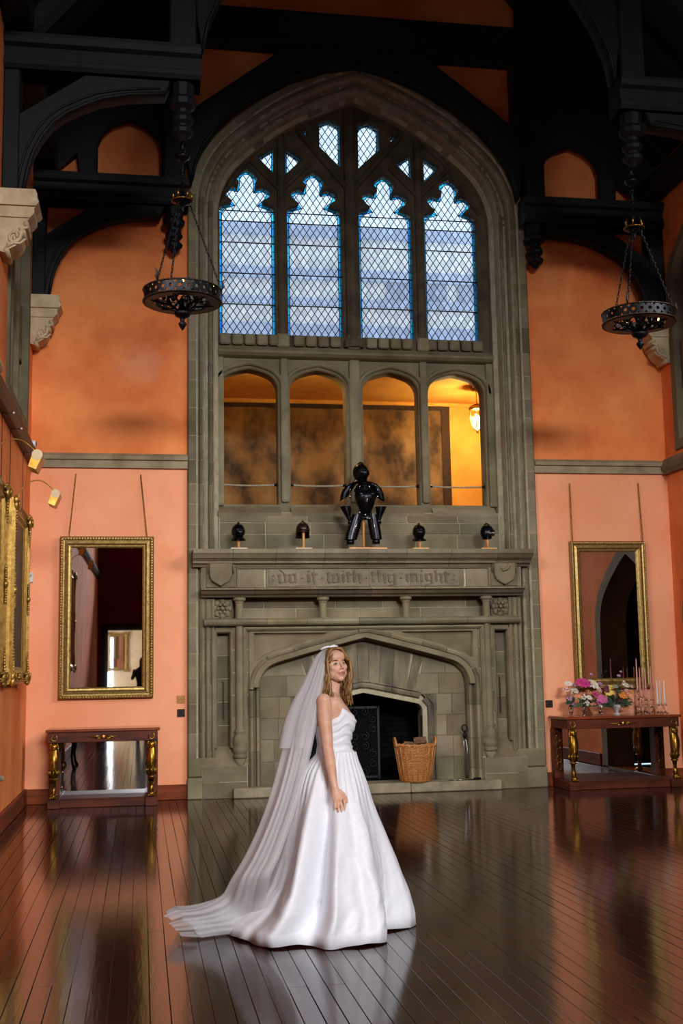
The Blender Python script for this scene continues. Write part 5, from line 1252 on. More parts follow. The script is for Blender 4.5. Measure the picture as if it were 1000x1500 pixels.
MB().box(cx0-.10, cx0+.10, YS-.128, YS-.11, z(668), z(648)).build('stop_rib', STEEL, bp_, bevel=.006)
cg = A(480, 0)[0]
t = MB(); ringloft(t, [(cg, YS, z(615), .14, .11), (cg, YS, z(570), .12, .10), (cg, YS, z(520), .08, .075), (cg, YS, z(480), .06, .06), (cg, YS, z(430), .055, .058)], 22); gg = t.build('gorget', STEEL, ar, smooth=True)
t = MB()
for dx in (-.075, 0, .075): t.tube([(cg+dx, YS-.095+abs(dx)*.3, z(600)), (cg+dx*.75, YS-.075, z(510))], [.012, .006], 6)
t.build('gorget_flute', BRIGHT, gg, smooth=True)
for yy2, rr2 in ((585, .128), (540, .10), (500, .075)): MB().tube([(cg+rr2*math.cos(a), YS+rr2*.86*math.sin(a), z(yy2)) for a in [2*math.pi*k/20 for k in range(20)]], .006, 5, closed=True).build('lame_edge', STEEL, gg, smooth=True)
for s, pts in ((-1, ((345, 500), (290, 555), (248, 630), (215, 715))), (1, ((590, 500), (640, 555), (675, 630), (705, 715)))):
    t = MB()
    rows = []
    for i, (x_, y_) in enumerate(pts):
        p_ = A(x_, y_); w_ = (.085, .09, .078, .052)[i]; rows.append([(p_[0]+s*.01+w_*math.cos(a)*(1 if True else 1), YS+.085*math.sin(a)*(1-.12*i), p_[2]+.03*math.cos(a)*s*-1) for a in [2*math.pi*k/16 for k in range(16)]])
    t.grid(rows, True); t.f.append(tuple(range(16))[::-1] if s > 0 else tuple(range(16))); pa = t.build('pauldron', STEEL, ar, smooth=True)
    e = A(pts[-1][0]-s*20+(40 if s < 0 else -30), 690); MB().ball((e[0], YS-.085, e[2]), (.018, .01, .02), 8, 5).build('rivet', BRIGHT, pa, smooth=True)
    q0, q1 = A(pts[1][0], 545), A(pts[2][0]+(0 if s > 0 else 20), 650); MB().tube([(q0[0], YS-.085, q0[2]), (q1[0], YS-.085, q1[2])], [.004, .006], 5).build('edge_roll', BRIGHT, pa, smooth=True)
# fauld and tassets
t = MB(); ringloft(t, [(cx0, YS, z(905), .085, .075), (cx0-.01, YS, z(940), .11, .095), (cx0-.02, YS, z(985), .12, .10)], 22); fa = t.build('fauld', STEEL, ar, smooth=True)
for dx, zz2 in ((-.02, 940), (.0, 985), (.035, 988), (-.1, 910)): MB().ball((cx0+dx, YS-.098, z(zz2)), (.022, .01, .016), 8, 5).build('rivet', BRIGHT, fa, smooth=True)
for s, p0, p1, w0, w1 in ((-1, (385, 930), (285, 1270), .075, .085), (1, (585, 930), (635, 1265), .072, .078)):
    a_, b_ = Vector(A(*p0)), Vector(A(*p1)); rows = []
    for i in range(7):
        f_ = i/6; c_ = a_.lerp(b_, f_); w_ = w0+(w1-w0)*f_+.008*math.sin(math.pi*f_); rows.append([(c_.x+w_*math.cos(a), YS-.03+.06*math.sin(a), c_.z) for a in [2*math.pi*k/16 for k in range(16)]])
    t = MB(); t.grid(rows, True); ta = t.build('tasset', STEEL, ar, smooth=True, fix=True)
    MB().tube([(a_.x-s*.02, YS-.095, a_.z), ((a_.x+b_.x)/2-s*.01, YS-.097, (a_.z+b_.z)/2), (b_.x-s*.03, YS-.093, b_.z)], [.005, .006, .009], 6).build('ridge', BRIGHT, ta, smooth=True)
    MB().lathe([(.055, -.05), (.055, .0), (.03, .03)], (b_.x, YS+.0, b_.z-.01), 14).build('knee_lame', STEEL, ta, smooth=True)
for s, top, bot in ((-1, (222, 822), (275, 1010)), (1, (710, 822), (680, 1000))):
    a_, b_ = Vector(A(*top)), Vector(A(*bot)); rows = []
    for i in range(6):
        f_ = i/5; c_ = a_.lerp(b_, f_**.8); w_ = .056*(1-f_)**1.3+.024; rows.append([(c_.x+w_*math.cos(a), YS-.02+w_*.9*math.sin(a), c_.z) for a in [2*math.pi*k/14 for k in range(14)]])
    t = MB(); t.grid(rows, True); ga = t.build('gauntlet', STEEL, ar, smooth=True, fix=True)
    t = MB(); t.ball((b_.x-s*.01, YS-.03, b_.z-.02), (.035, .03, .04), 10, 6)
    for k in range(4): t.tube([(b_.x-s*.03+k*.017*s, YS-.04, b_.z-.03), (b_.x-s*.04+k*.014*s, YS-.055, b_.z-.07), (b_.x-s*.05+k*.012*s, YS-.045, b_.z-.095)], [.011, .011, .008], 6)
    t.build('gauntlet_hand', STEEL, ga, smooth=True)
def helmet(root, hx, hy, hz, sc, kind, mat, turn=0):
    """hz: rim height, sc: scale in metres of half width"""
    L_ = lambda x, y, zz3: (hx+sc*(x*math.cos(turn)-y*math.sin(turn)), hy+sc*(x*math.sin(turn)+y*math.cos(turn)), hz+sc*zz3)
    def loft(rows, n=20, a0=0, a1=2*math.pi, closed=True):
        m = MB(); m.grid([[L_(cx+rx*math.cos(a0+(a1-a0)*k/n), cy+ry*math.sin(a0+(a1-a0)*k/n), zz3) for k in range(n if closed else n+1)] for cx, cy, zz3, rx, ry in rows], closed); return m
    open_ = kind == 'open'
    sk = loft([(0, 0, -.1, 1.0, 1.1), (0, 0, .4, 1.02, 1.15), (0, 0, .8, .95, 1.05), (0, .02, 1.15, .75, .85), (0, .04, 1.4, .45, .55), (0, .05, 1.5, .12, .16)], 20)
    s0 = sk.build('skull', mat, root, smooth=True)
    cr = MB(); cr.tube([L_(0, 1.1, .5), L_(0, .9, 1.15), L_(0, .45, 1.55), L_(0, .0, 1.68), L_(0, -.4, 1.5), L_(0, -.75, 1.15)], [sc*.05, sc*.09, sc*.12, sc*.13, sc*.1, sc*.05], 6); cr.build('comb', mat, s0, smooth=True)
    if kind in ('close', 'beaked'):
        v = loft([(0, -.08, .55, .98, 1.14), (0, -.14, .3, .98, 1.22), (0, -.18, 0, .9, 1.25), (0, -.1, -.4, .72, .98), (0, 0, -.62, .68, .8)], 14, math.pi*1.0, math.pi*2.0, False); vo = v.build('visor', mat, root, smooth=True)
        MB().tube([L_(-.7, -.98, .46), L_(-.4, -1.14, .47), L_(0, -1.21, .48), L_(.4, -1.14, .47), L_(.7, -.98, .46)], sc*.06, 6).build('eye_slit', M('slit_black', (4, 4, 4), rough=.9), vo)
        MB().tube([L_(0, -1.2, .42), L_(0, -1.36, .0), L_(0, -1.1, -.4)], [sc*.05, sc*.06, sc*.04], 6).build('visor_ridge', BRIGHT if kind == 'close' else mat, vo, smooth=True)
        nk = loft([(0, 0, -.05, .98, 1.05), (0, .05, -.4, .78, .85), (0, .05, -.62, .75, .8), (0, 0, -.8, 1.0, 1.0), (0, 0, -1.0, 1.2, 1.1)], 20); nk.build('gorget_plate', mat, root, smooth=True)
    elif kind == 'barred':
        b_ = MB()
        for k in range(-3, 4): b_.tube([L_(k*.24, -1.05+abs(k)*.06, .45), L_(k*.26, -1.32+abs(k)*.1, .1), L_(k*.2, -1.05+abs(k)*.06, -.4)], sc*.05, 6)
        b_.tube([L_(-.85, -.75, -.05), L_(0, -1.3, .05), L_(.85, -.75, -.05)], sc*.05, 6); b_.build('face_bars', BRIGHT, root, smooth=True)
        pk = loft([(0, -.35, .5, 1.05, 1.15), (0, -.3, .62, 1.0, 1.05)], 14, math.pi, 2*math.pi, False); pk.build('peak', mat, root, smooth=True)
        nk = loft([(0, .05, -.05, .98, 1.05), (0, .1, -.4, .8, .9), (0, .05, -.75, .7, .8)], 18); nk.build('neck_guard', mat, root, smooth=True)
    else:
        pk = loft([(0, .05, .2, 1.03, 1.12), (0, .12, -.4, 1.02, 1.1), (0, .2, -.9, 1.12, 1.2)], 18, -math.pi*.12, math.pi*1.12, False); pk.build('neck_guard', mat, root, smooth=True)
        pk = loft([(0, -.2, .15, 1.06, 1.2), (0, -.1, .3, 1.03, 1.12)], 14, math.pi, 2*math.pi, False); pk.build('peak', mat, root, smooth=True)
        MB().tube([L_(0, 0, 1.5), L_(.05, 0, 1.95), L_(.12, 0, 2.0)], [sc*.1, sc*.05, sc*.03], 6).build('spike', mat, root, smooth=True)
helmet(ar, A(445, 0)[0], YS, z(385), .105, 'beaked', STEEL, .5)
for px, kind, mat, lab, bd in ((349.5, 'close', STEEL, 'dark close helmet with visor and neck plate standing over the left stone shield', PALEPINE), (444, 'open', RUST, 'browned open faced helmet with a spike on a pale block', PALEPINE), (614.5, 'beaked', STEEL, 'black close helmet with pointed visor on a pine block beside the armour', PINE), (714, 'barred', STEEL, 'black helmet with bright face bars standing over the right stone shield', PINE)):
    p = at(px, 797, YS); h_ = thing('helmet', lab, 'helmet', (p.x, YS, ZS), group='helmets along the mantel')
    MB().box(p.x-.11, p.x+.11, YS-.08, YS+.08, ZS, ZS+.025).build('stand_base', bd, h_, bevel=.004)
    MB().lathe([(.018, ZS+.025), (.016, ZS+.28)], (p.x, YS-(.04 if kind == 'open' else 0), 0), 10).build('stand_pole', PINE, h_, smooth=True)
    helmet(h_, p.x-.005, YS, ZS+(.22 if kind != 'open' else .245), .088, kind, mat, {'close': .25, 'open': .2, 'beaked': .0, 'barred': .45}[kind])

# ---------------------------------------------------------------- log basket, logs, fire irons, screen
WICK = M('wicker', (186, 124, 62), (140, 84, 36), rough=.6, scale=30, lo=.3, hi=.7)
HZ = .131
b0 = at(609, 1146, 15.66); bx_, by_ = b0.x, 15.655
bk = thing('log_basket', 'round wicker log basket with two loop handles standing on the hearth', 'basket', (bx_, by_, HZ))
rb = lambda zz3: .195+.075*(zz3/.47)
n = 40; t = MB()
for r_ in range(26):
    zz3 = .02+r_*.0172; t.tube([(bx_+(rb(zz3)+.008*math.cos(k*math.pi+r_*math.pi))*math.cos(2*math.pi*k/n), by_+(rb(zz3)+.008*math.cos(k*math.pi+r_*math.pi))*math.sin(2*math.pi*k/n)*.6, HZ+zz3) for k in range(n)], .0095, 5, closed=True)
tag(t.build('woven_side', WICK, bk, smooth=True), kind='stuff')
for k in range(20):
    a = 2*math.pi*k/20; MB().tube([(bx_+(rb(zz3)+.012)*math.cos(a), by_+(rb(zz3)+.012)*math.sin(a)*.6, HZ+zz3) for zz3 in (.012, .15, .3, .46)], .0085, 5).build('stake', WICK, bk, smooth=True)
t = MB()
for ph in (0, math.pi): t.tube([(bx_+(.272+.012*math.cos(k*.9+ph))*math.cos(2*math.pi*k/60), by_+(.272+.012*math.cos(k*.9+ph))*math.sin(2*math.pi*k/60)*.6, HZ+.475+.012*math.sin(k*.9+ph)) for k in range(60)], .014, 6, closed=True)
t.build('plaited_rim', WICK, bk, smooth=True)
t = MB(); t.lathe([(.19, HZ+.002), (.20, HZ+.02)], (bx_, by_, 0), 24); t.build('basket_floor', WICK, bk)
for s in (-1, 1):
    t = MB()
    for ph in (0, 2.1, 4.2): t.tube([(bx_+s*(.262+.02*math.sin(math.pi*k/16)+.008*math.cos(k*.8+ph)), by_+.06*math.cos(math.pi*k/16), HZ+.46+.115*math.sin(math.pi*k/16)+.008*math.sin(k*.8+ph)) for k in range(17)], .009, 5)
    t.build('loop_handle', WICK, bk, smooth=True)
LOGB = M('log_bark', (120, 84, 56), (80, 54, 36), rough=.9, scale=20, bump=.5); LOGE = M('split_wood', (206, 158, 108), (178, 128, 80), rough=.8, scale=20)
for k, (dx, dy, dz, yw, pt, r_, lb) in enumerate(((-.10, .03, .43, 10, 8, .040, 'split log lying lowest in the wicker basket'), (.07, -.015, .535, -14, 6, .050, 'thick split log topping the heap in the wicker basket'), (-.10, -.06, .505, 6, -6, .026, 'short thin log at the basket handle side'), (.05, .078, .47, 2, 6, .032, 'bark covered log at the back of the basket'))):
    o_ = thing('firewood_log', lb, 'log', (bx_+dx, by_+dy, HZ+dz-.06), group='logs in the wicker basket')
    d = Vector((math.cos(R(yw))*math.cos(R(pt)), math.sin(R(yw))*math.cos(R(pt)), math.sin(R(pt)))); c_ = Vector((bx_+dx, by_+dy, HZ+dz)); hl = .085 if k != 2 else .06
    t = MB(); t.tube([c_-d*hl, c_-d*hl*.4, c_+d*hl*.4, c_+d*hl], [r_*.95, r_, r_*.98, r_*.93], 9, caps=False); t.build('bark', LOGB, o_)
    t = MB(); t.tube([c_-d*hl, c_-d*(hl-.004)], r_*.94, 9); t.tube([c_+d*(hl-.004), c_+d*hl], r_*.92, 9); t.build('cut_end', LOGE, o_)
# fire irons
p = at(689, 1143, 15.72); ix, iy = p.x-.06, 15.69
fi = thing('fire_tongs', 'upright steel fire tongs with a ring handle leaning on the fireplace stone', 'fire tongs', (ix, iy, HZ))
for s in (-1, 1): MB().tube([(ix+s*.012, iy, HZ+.008), (ix+s*.022, iy, HZ+.10), (ix+s*.026, iy+.01, HZ+.34), (ix+s*.02, iy+.03, HZ+.50), (ix, iy+.04, HZ+.55)], .0075, 6).build('tong_arm', BRIGHT, fi, smooth=True)
MB().lathe([(.012, HZ+.54), (.026, HZ+.56), (.022, HZ+.60), (.012, HZ+.62)], (ix, iy+.04, 0), 10).build('hinge_block', IRON, fi, smooth=True)
t = MB(); t.tube([(ix+.035*math.cos(a), iy+.04, HZ+.68+.045*math.sin(a)) for a in [2*math.pi*k/14 for k in range(14)]], .010, 6, closed=True); t.ball((ix, iy+.04, HZ+.635), .016, 8, 5); t.build('ring_handle', IRON, fi, smooth=True)
MB().tube([(ix, iy+.002, HZ+.012), (ix, iy+.02, HZ+.34), (ix, iy+.04, HZ+.54)], .006, 6).build('centre_rod', IRON, fi)
a, b = at(657, 1144, 15.56), at(704, 1142, 15.56)
pk = thing('fire_poker', 'long steel poker with black handle lying along the hearth edge', 'poker', ((a.x+b.x)/2, 15.56, HZ))
MB().tube([(a.x, 15.56, HZ+.008), (b.x-.09, 15.56, HZ+.01)], [.005, .008], 6).build('rod', BRIGHT, pk, smooth=True); MB().tube([(b.x-.10, 15.56, HZ+.018), (b.x-.05, 15.56, HZ+.02), (b.x, 15.56, HZ+.018)], [.012, .018, .014], 8).build('handle', IRON, pk, smooth=True)
# wrought iron screen inside the opening
sx0, sx1, sy, sz1 = XC-.76, XC+.27, 16.24, 1.12
fs_ = thing('fire_screen', 'tall wrought iron fire screen filled with scrolls inside the fireplace', 'fire screen', ((sx0+sx1)/2, sy, HZ-.003))
SCR = M('screen_iron', (34, 34, 36), (20, 20, 22), rough=.5, metal=.6, scale=20)
t = MB()
for x_ in (sx0, sx1): t.box(x_-.015, x_+.015, sy-.012, sy+.012, HZ, sz1)
for z_ in (HZ+.03, sz1-.015): t.box(sx0, sx1, sy-.012, sy+.012, z_-.015, z_+.015)
t.build('screen_frame', SCR, fs_)
MB().box(sx0, sx1, sy+.012, sy+.02, HZ, sz1).build('mesh_back', M('screen_mesh', (7, 7, 8), rough=.9, spec=.1), fs_)
def spiral(cx, cz, r, dirn, a0, turns=1.4, n=18): return [(cx+r*(1-k/n*.8)*math.cos(a0+dirn*turns*2*math.pi*k/n), sy-.012, cz+r*(1-k/n*.8)*math.sin(a0+dirn*turns*2*math.pi*k/n)) for k in range(n+1)]
for i in range(4):
    for j in range(4):
        cx, cz = sx0+.13+i*.255, HZ+.16+j*.235
        for s in (-1, 1):
            MB().tube(spiral(cx+s*.058, cz+.05*s*(1 if (i+j) % 2 else -1), .062, s, math.pi/2 if s > 0 else math.pi/2), .0065, 5).build('scroll', SCR, fs_, smooth=True)
        MB().tube([(cx-.06, sy-.012, cz-.1), (cx, sy-.012, cz), (cx+.06, sy-.012, cz+.1)], .006, 5).build('scroll', SCR, fs_)
# ---------------------------------------------------------------- bride
from mathutils import noise
YB = 7.60
def interp(tab, v):
    if v <= tab[0][0]: return tab[0][1:]
    for a, b in zip(tab[:-1], tab[1:]):
        if v <= b[0]:
            t = (v-a[0])/(b[0]-a[0]); return tuple(p+(q-p)*t for p, q in zip(a[1:], b[1:]))
    return tab[-1][1:]
bride = thing('person', 'bride in a strapless white satin gown and long tulle veil, looking over her shoulder', 'person', (at(492, 1353, YB).x, YB, 0))
def skin_mat():
    m = M('skin', (230, 182, 154), (218, 164, 134), rough=.45, scale=14, spec=.35)
    b = m.node_tree.nodes['Principled BSDF']; b.inputs['Subsurface Weight'].default_value = .12; b.inputs['Subsurface Radius'].default_value = (.012, .005, .003); return m
SKIN = skin_mat(); LIPS = M('lips', (188, 112, 98), (176, 98, 86), rough=.35, scale=30); BLUSH = M('skin_blush', (218, 146, 122), (206, 132, 108), rough=.5, scale=20)
TORSO = [(1004, 477, 492, .052), (1012, 476, 493, .058), (1017, 471, 495, .095), (1022, 466, 499, .145), (1028, 463, 502, .168), (1036, 461, 508, .165), (1046, 461, 515, .155), (1056, 462, 517.5, .148), (1071, 464, 514, .132), (1090, 467, 512, .116), (1104, 465, 517, .118), (1120, 458, 522, .15), (1150, 456, 524, .17)]
def torso_ring(py, th, grow=0):
    xl, xr, b = interp(TORSO, py); a0, a1 = at(xl, py, YB), at(xr, py, YB); xc = (a0.x+a1.x)/2; a = (a1.x-a0.x)/2
    c, s = math.cos(th), math.sin(th)
    return Vector((xc+(a+grow)*math.copysign(abs(c)**.85, c), YB+(b+grow)*math.copysign(abs(s)**.9, s), a0.z))
body = MB()
rows = []
pys = [1006, 1012, 1017, 1022, 1026, 1030, 1036, 1046, 1056, 1071, 1090, 1104, 1125, 1150]
for py in pys: rows.append([torso_ring(py, 2*math.pi*k/28, -.004) for k in range(28)])
body.grid(rows[::-1], True); b0_ = 0; n_ = 28; body.f += [tuple(range(n_))[::-1], tuple((len(rows)-1)*n_+i for i in range(n_))]
W = lambda px, py, y: at(px, py, y)
# neck
body.tube([W(484, 1022, YB), W(485.5, 1010, YB-.005), W(488, 998, YB-.012), W(489, 985, YB-.015)], [.062, .053, .05, .05], 16)
# collarbone hint and shoulder caps
body.ball(W(474, 1029, YB-.145), (.05, .052, .058), 14, 9); body.ball(W(484, 1029, YB+.145), (.05, .05, .055), 14, 9)
body.ball(W(481, 1040, YB-.118), (.05, .05, .06), 14, 9); body.tube([W(490, 1027, YB-.03), W(484, 1025, YB-.13)], [.012, .010], 8); body.tube([W(494, 1027, YB+.03), W(490, 1026, YB+.12)], [.012, .010], 8)
# near arm
arm = [(474.5, 1030, -.155), (475, 1045, -.172), (476.5, 1062, -.185), (478.5, 1080, -.198), (480, 1096, -.212), (482.5, 1112, -.232), (485.5, 1130, -.262), (489, 1148, -.292), (490.5, 1156, -.302)]
body.tube([W(x, y, YB+d) for x, y, d in arm], [.047, .047, .043, .0385, .0345, .0355, .031, .0235, .0215], 16)
# far arm hangs on the other side
body.tube([W(485, 1030, YB+.155), W(487, 1062, YB+.19), W(492, 1096, YB+.22), W(500, 1130, YB+.24), W(505, 1150, YB+.25)], [.046, .044, .036, .031, .024], 14)
body.ball(W(507, 1164, YB+.255), (.03, .018, .05), 10, 6)
# near hand: palm, four fingers, thumb
hy = YB-.312
palm = [W(490.5, 1155, hy+.008), W(492.5, 1163, hy), W(495, 1171, hy-.004), W(496.5, 1174, hy-.004)]
body.tube(palm, [(.0235, .022), (.034, .018), (.036, .017), (.032, .015)], 14)
fingers = [[(503, 1171, .004), (505, 1178, .0), (505, 1184, -.002), (503.5, 1188.5, 0)], [(498.8, 1173, -.006), (500.2, 1181, -.012), (500.2, 1187.5, -.012), (499, 1192, -.006)],
           [(494.6, 1174, -.01), (495.4, 1181, -.016), (495.4, 1187, -.016), (494.6, 1191, -.01)], [(490.4, 1172, -.008), (490.6, 1178.5, -.012), (490.8, 1183, -.012), (490.4, 1186, -.008)]]
for fpts in fingers: body.tube([W(495+(fpts[0][0]-495)*.8, 1168, hy)]+[W(x, y, hy+d) for x, y, d in fpts], [.0105, .0085, .0082, .0076, .0055], 10)
body.tube([W(497, 1158, hy+.004), W(503, 1163, hy+.006), W(507, 1169, hy+.008), W(508.5, 1176, hy+.008)], [.012, .0105, .009, .0062], 10)
# legs under the gown
for dy in (-.09, .09): body.tube([W(488, 1150, YB+dy), (W(490, 1200, YB).x, YB+dy, .48), (W(490, 1200, YB).x-.01, YB+dy, .10), (W(490, 1200, YB).x+.06, YB+dy, .04), (W(490, 1200, YB).x+.13, YB+dy, .03)], [.085, .06, .04, .035, .025], 12)
# head in its own frame: x forward, y to her left, z up
HO = W(488.5, 974.5, YB-.02); YAWH, PITH, ROLH = R(-68), R(-8), R(4)
HM = Matrix.Rotation(YAWH, 3, 'Z') @ Matrix.Rotation(PITH, 3, 'Y') @ Matrix.Rotation(ROLH, 3, 'X')
def H(x, y, z): return HO+HM @ Vector((x, y, z))
def hb(c, r, n=16, m=10): body.ball(H(*c), r, n, m, rot=HM)
hb((-.012, 0, .032), (.094, .074, .082), 22, 14); hb((.03, 0, -.02), (.058, .067, .085), 20, 12); hb((.038, 0, -.070), (.046, .052, .042)); hb((.062, 0, -.096), (.021, .024, .018))
hb((.052, 0, .045), (.042, .056, .042)); hb((.066, 0, .026), (.022, .046, .011)); hb((.052, .040, -.022), (.027, .024, .026)); hb((.052, -.040, -.022), (.027, .024, .026))
hb((.072, 0, -.055), (.026, .030, .030)); hb((.022, .046, -.056), (.042, .020, .036)); hb((.022, -.046, -.056), (.042, .020, .036))
body.tube([H(.080, 0, .020), H(.090, 0, .004), H(.101, 0, -.016), H(.108, 0, -.029)], [.0075, .0078, .0085, .0085], 10)
hb((.106, 0, -.031), (.009, .0088, .008), 10, 7); hb((.096, .0105, -.034), (.008, .0062, .0062), 8, 6); hb((.096, -.0105, -.034), (.008, .0062, .0062), 8, 6)
hb((.0895, 0, -.0580), (.0075, .0235, .0048), 14, 7); hb((.0885, 0, -.0675), (.0085, .020, .0062), 14, 7)
hb((-.012, .076, -.012), (.018, .008, .028), 8, 6); hb((-.012, -.076, -.012), (.018, .008, .028), 8, 6)
tmp = body.build('body_raw', SKIN, None)
rm = tmp.modifiers.new('r', 'REMESH'); rm.mode = 'VOXEL'; rm.voxel_size = .0031; rm.use_smooth_shade = True
sm_ = tmp.modifiers.new('s', 'SMOOTH'); sm_.factor = .5; sm_.iterations = 4
bme = bpy.data.meshes.new_from_object(tmp.evaluated_get(bpy.context.evaluated_depsgraph_get())); bme.name = 'body'
bpy.data.objects.remove(tmp)
HI = HM.transposed(); off = wpos(bride)
EYE_ = [(.083, .0315, -.003), (.083, -.0315, -.003)]
for v in bme.vertices:
    l = HI @ (v.co-HO)
    if l.x > .03 and l.z > -.2 and abs(l.y) < .1 and l.z < .15:
        for e in EYE_:
            d2 = ((l.y-e[1])/.019)**2+((l.z-e[2])/.0125)**2
            if d2 < 6: v.co += HM @ Vector((-.0105*math.exp(-d2), 0, 0))
        d2 = (l.y/.022)**2+((l.z+.0628)/.0022)**2
        if l.x > .07 and d2 < 6: v.co += HM @ Vector((-.003*math.exp(-d2), 0, 0))
for v in bme.vertices: v.co -= off
bme.materials.clear()
for m_ in (SKIN, LIPS, BLUSH): bme.materials.append(m_)
for p in bme.polygons:
    c = HI @ (p.center+off-HO); p.use_smooth = True
    if c.x > .078 and ((c.y/.0245)**2+((c.z+.0628)/.0098)**2) < 1 and c.x > .080-.012*abs(c.y)/.02: p.material_index = 1
    elif c.x > .03 and ((abs(c.y)-.04)/.018)**2+((c.z+.03)/.014)**2 < 1: p.material_index = 0
obj('body', bme, bride)
# eyes, lashes, brows
EYEW = M('eye_white', (196, 186, 178), rough=.15); IRIS = M('iris', (62, 60, 52), (40, 44, 44), rough=.1, scale=80); LASH = M('lash', (38, 26, 22), rough=.6); BROWM = M('brow', (128, 92, 62), (110, 78, 52), rough=.7, scale=60)
for e in EYE_:
    s = 1 if e[1] > 0 else -1
    t = MB(); t.ball(H(.0735, e[1]*.98, -.003), (.0085, .0138, .0056), 12, 8, rot=HM @ Matrix.Rotation(s*R(18), 3, 'Z')); t.build('eye', EYEW, bride, smooth=True)
    g_ = (-.0025, 0)   # gaze towards the lens
    t = MB(); t.ball(H(.0805, e[1]*.98-.0018, -.0025), (.0022, .0050, .0046), 10, 6, rot=HM); t.build('iris', IRIS, bride, smooth=True)
    t = MB(); t.tube([H(.0765, e[1]+s*.0145, -.0045), H(.0815, e[1]+s*.008, .0025), H(.0835, e[1], .0042), H(.0825, e[1]-s*.008, .002), H(.0785, e[1]-s*.0135, -.004)], [.0012, .0019, .0021, .0018, .0010], 6); t.build('lash_line', LASH, bride, smooth=True)
    t = MB(); t.tube([H(.0755, e[1]+s*.022, .0185), H(.083, e[1]+s*.012, .0235), H(.0875, e[1]-s*.002, .0225), H(.089, e[1]-s*.014, .0185)], [.0008, .0015, .0018, .0015], 6); t.build('brow', BROWM, bride, smooth=True)
# hair in long waving locks
HAIR = M('dark_blonde_hair', (178, 134, 76), (96, 66, 37), rough=.45, scale=30, stretch=(1, 1, .15), lo=.3, hi=.68, spec=.45)
rh = random.Random(11); hair = MB()
cap = []
for i in range(9):
    el = R(-25+i*13.5); ring = []
    for k in range(25):
        az = R(68)+(2*math.pi-2*R(68))*k/24 if i < 6 else R(40)+(2*math.pi-2*R(40))*k/24
        if i >= 7: az = 2*math.pi*k/24
        ring.append(H(-.012+.101*math.cos(el)*math.cos(az), .082*math.cos(el)*math.sin(az), .032+.090*math.sin(el)))
    cap.append(ring)
hair.grid(cap)
for side in (-1, 1):
    for k in range(92):
        u = k/91; x0 = .072-.15*u; zt = .112-.10*(u-.35)**2-(.035 if u < .06 else 0)
        xs = .070-.165*u+rh.uniform(-.006, .006)
        if side < 0: endz = rh.uniform(-.27, -.18); endx = xs*.75-.01+rh.uniform(-.015, .015); ey = -(.085+rh.uniform(-.01, .07)*(.3+u))
        else: endz = rh.uniform(-.28, -.20); endx = xs*.7-.01+rh.uniform(-.015, .015); ey = .052+rh.uniform(-.012, .012)
        w = rh.uniform(.006, .011); ph = rh.uniform(0, 6); am = rh.uniform(.006, .014)
        pts = [(x0, side*.004, zt-.004), (x0*.97+.002, side*.035, zt-.006), (xs*1.0, side*.066, zt-.045), (xs, side*.083, .02), (xs-.004, side*.086, -.05)]
        rad = [.006, .0085, .009, .009, .009]
        for q in range(1, 7):
            f = q/6; pts.append((xs+(endx-xs)*f+am*math.sin(ph+q*1.3), side*.086*(1-f)+ey*f+am*math.cos(ph+q*1.1), -.05+(endz+.05)*f)); rad.append(.0092*(1-.75*f)+w*.12)
        hair.tube([H(*p) for p in pts], [(r_*1.15, r_*.6) for r_ in rad], 6)
for k in range(26):
    a = R(100+160*k/25); x0 = -.012+.10*math.cos(a); y0 = .08*math.sin(a); endz = rh.uniform(-.27, -.2)
    hair.tube([H(x0*.9, y0*.9, .06), H(x0*1.06, y0*1.04, 0), H(x0*1.04, y0*1.05, -.08), H(x0*.98+rh.uniform(-.01, .01), y0*1.05, -.16), H(x0*.9, y0+rh.uniform(-.02, .02), endz)], [.016, .017, .016, .013, .004], 6)
hair.build('hair', HAIR, bride, smooth=True)
# necklace
t = MB(); t.tube([W(478, 1014, YB-.055), W(487, 1020, YB-.06), W(496, 1030, YB-.04), W(502, 1037, YB-.005)], .0016, 5); nk = t.build('necklace', BRIGHT, bride); MB().ball(W(503.5, 1034, YB-.03), .006, 8, 5).build('pendant', BRIGHT, nk, smooth=True)
# ---- gown
SATIN = M('white_satin', (243, 243, 247), (236, 236, 241), rough=.5, scale=40, spec=.4, bump=.01, bscale=160)
def topy(th):
    d = abs(math.degrees((th+math.pi) % (2*math.pi)-math.pi))
    return interp([(0, 1051), (20, 1048.5), (45, 1043), (60, 1038.5), (68, 1037), (76, 1041), (90, 1050), (112, 1056), (140, 1061), (180, 1065)], d)[0]
bod = MB(); rows = []; NT = 96; NR = 34
for i in range(NR+1):
    f = i/NR; row = []
    for k in range(NT):
        th = 2*math.pi*k/NT; py = 1108+(topy(th)-1108)*f; p = torso_ring(py, th, .006)
        d = math.degrees((th+math.pi) % (2*math.pi)-math.pi)
        ru = .0035*math.sin(f*34+d*.035+1.2*math.sin(d*.03))+.002*math.sin(f*61-d*.05)
        cup = .016*math.exp(-(((abs(d)-34)/24)**2+((f-.74)/.2)**2))
        c = Vector((math.cos(th), math.sin(th), 0)); p = p+c*((ru if abs(d) < 155 else ru*.3)*math.sin(math.pi*min(1, f*1.02))**.3+cup)
        if i == NR: p = p-c*.008
        row.append(p)
    rows.append(row)
bod.grid(rows, True); gown = bod.build('gown_bodice', SATIN, bride, smooth=True)
for k in range(15):
    py = 1066+k*2.9; p = torso_ring(py, math.pi-.0, .009); p = p+Vector((-.001, -.006-.004, 0)); MB().ball((p.x, p.y-.012, p.z), .0062, 8, 5).build('button', SATIN, gown, smooth=True)
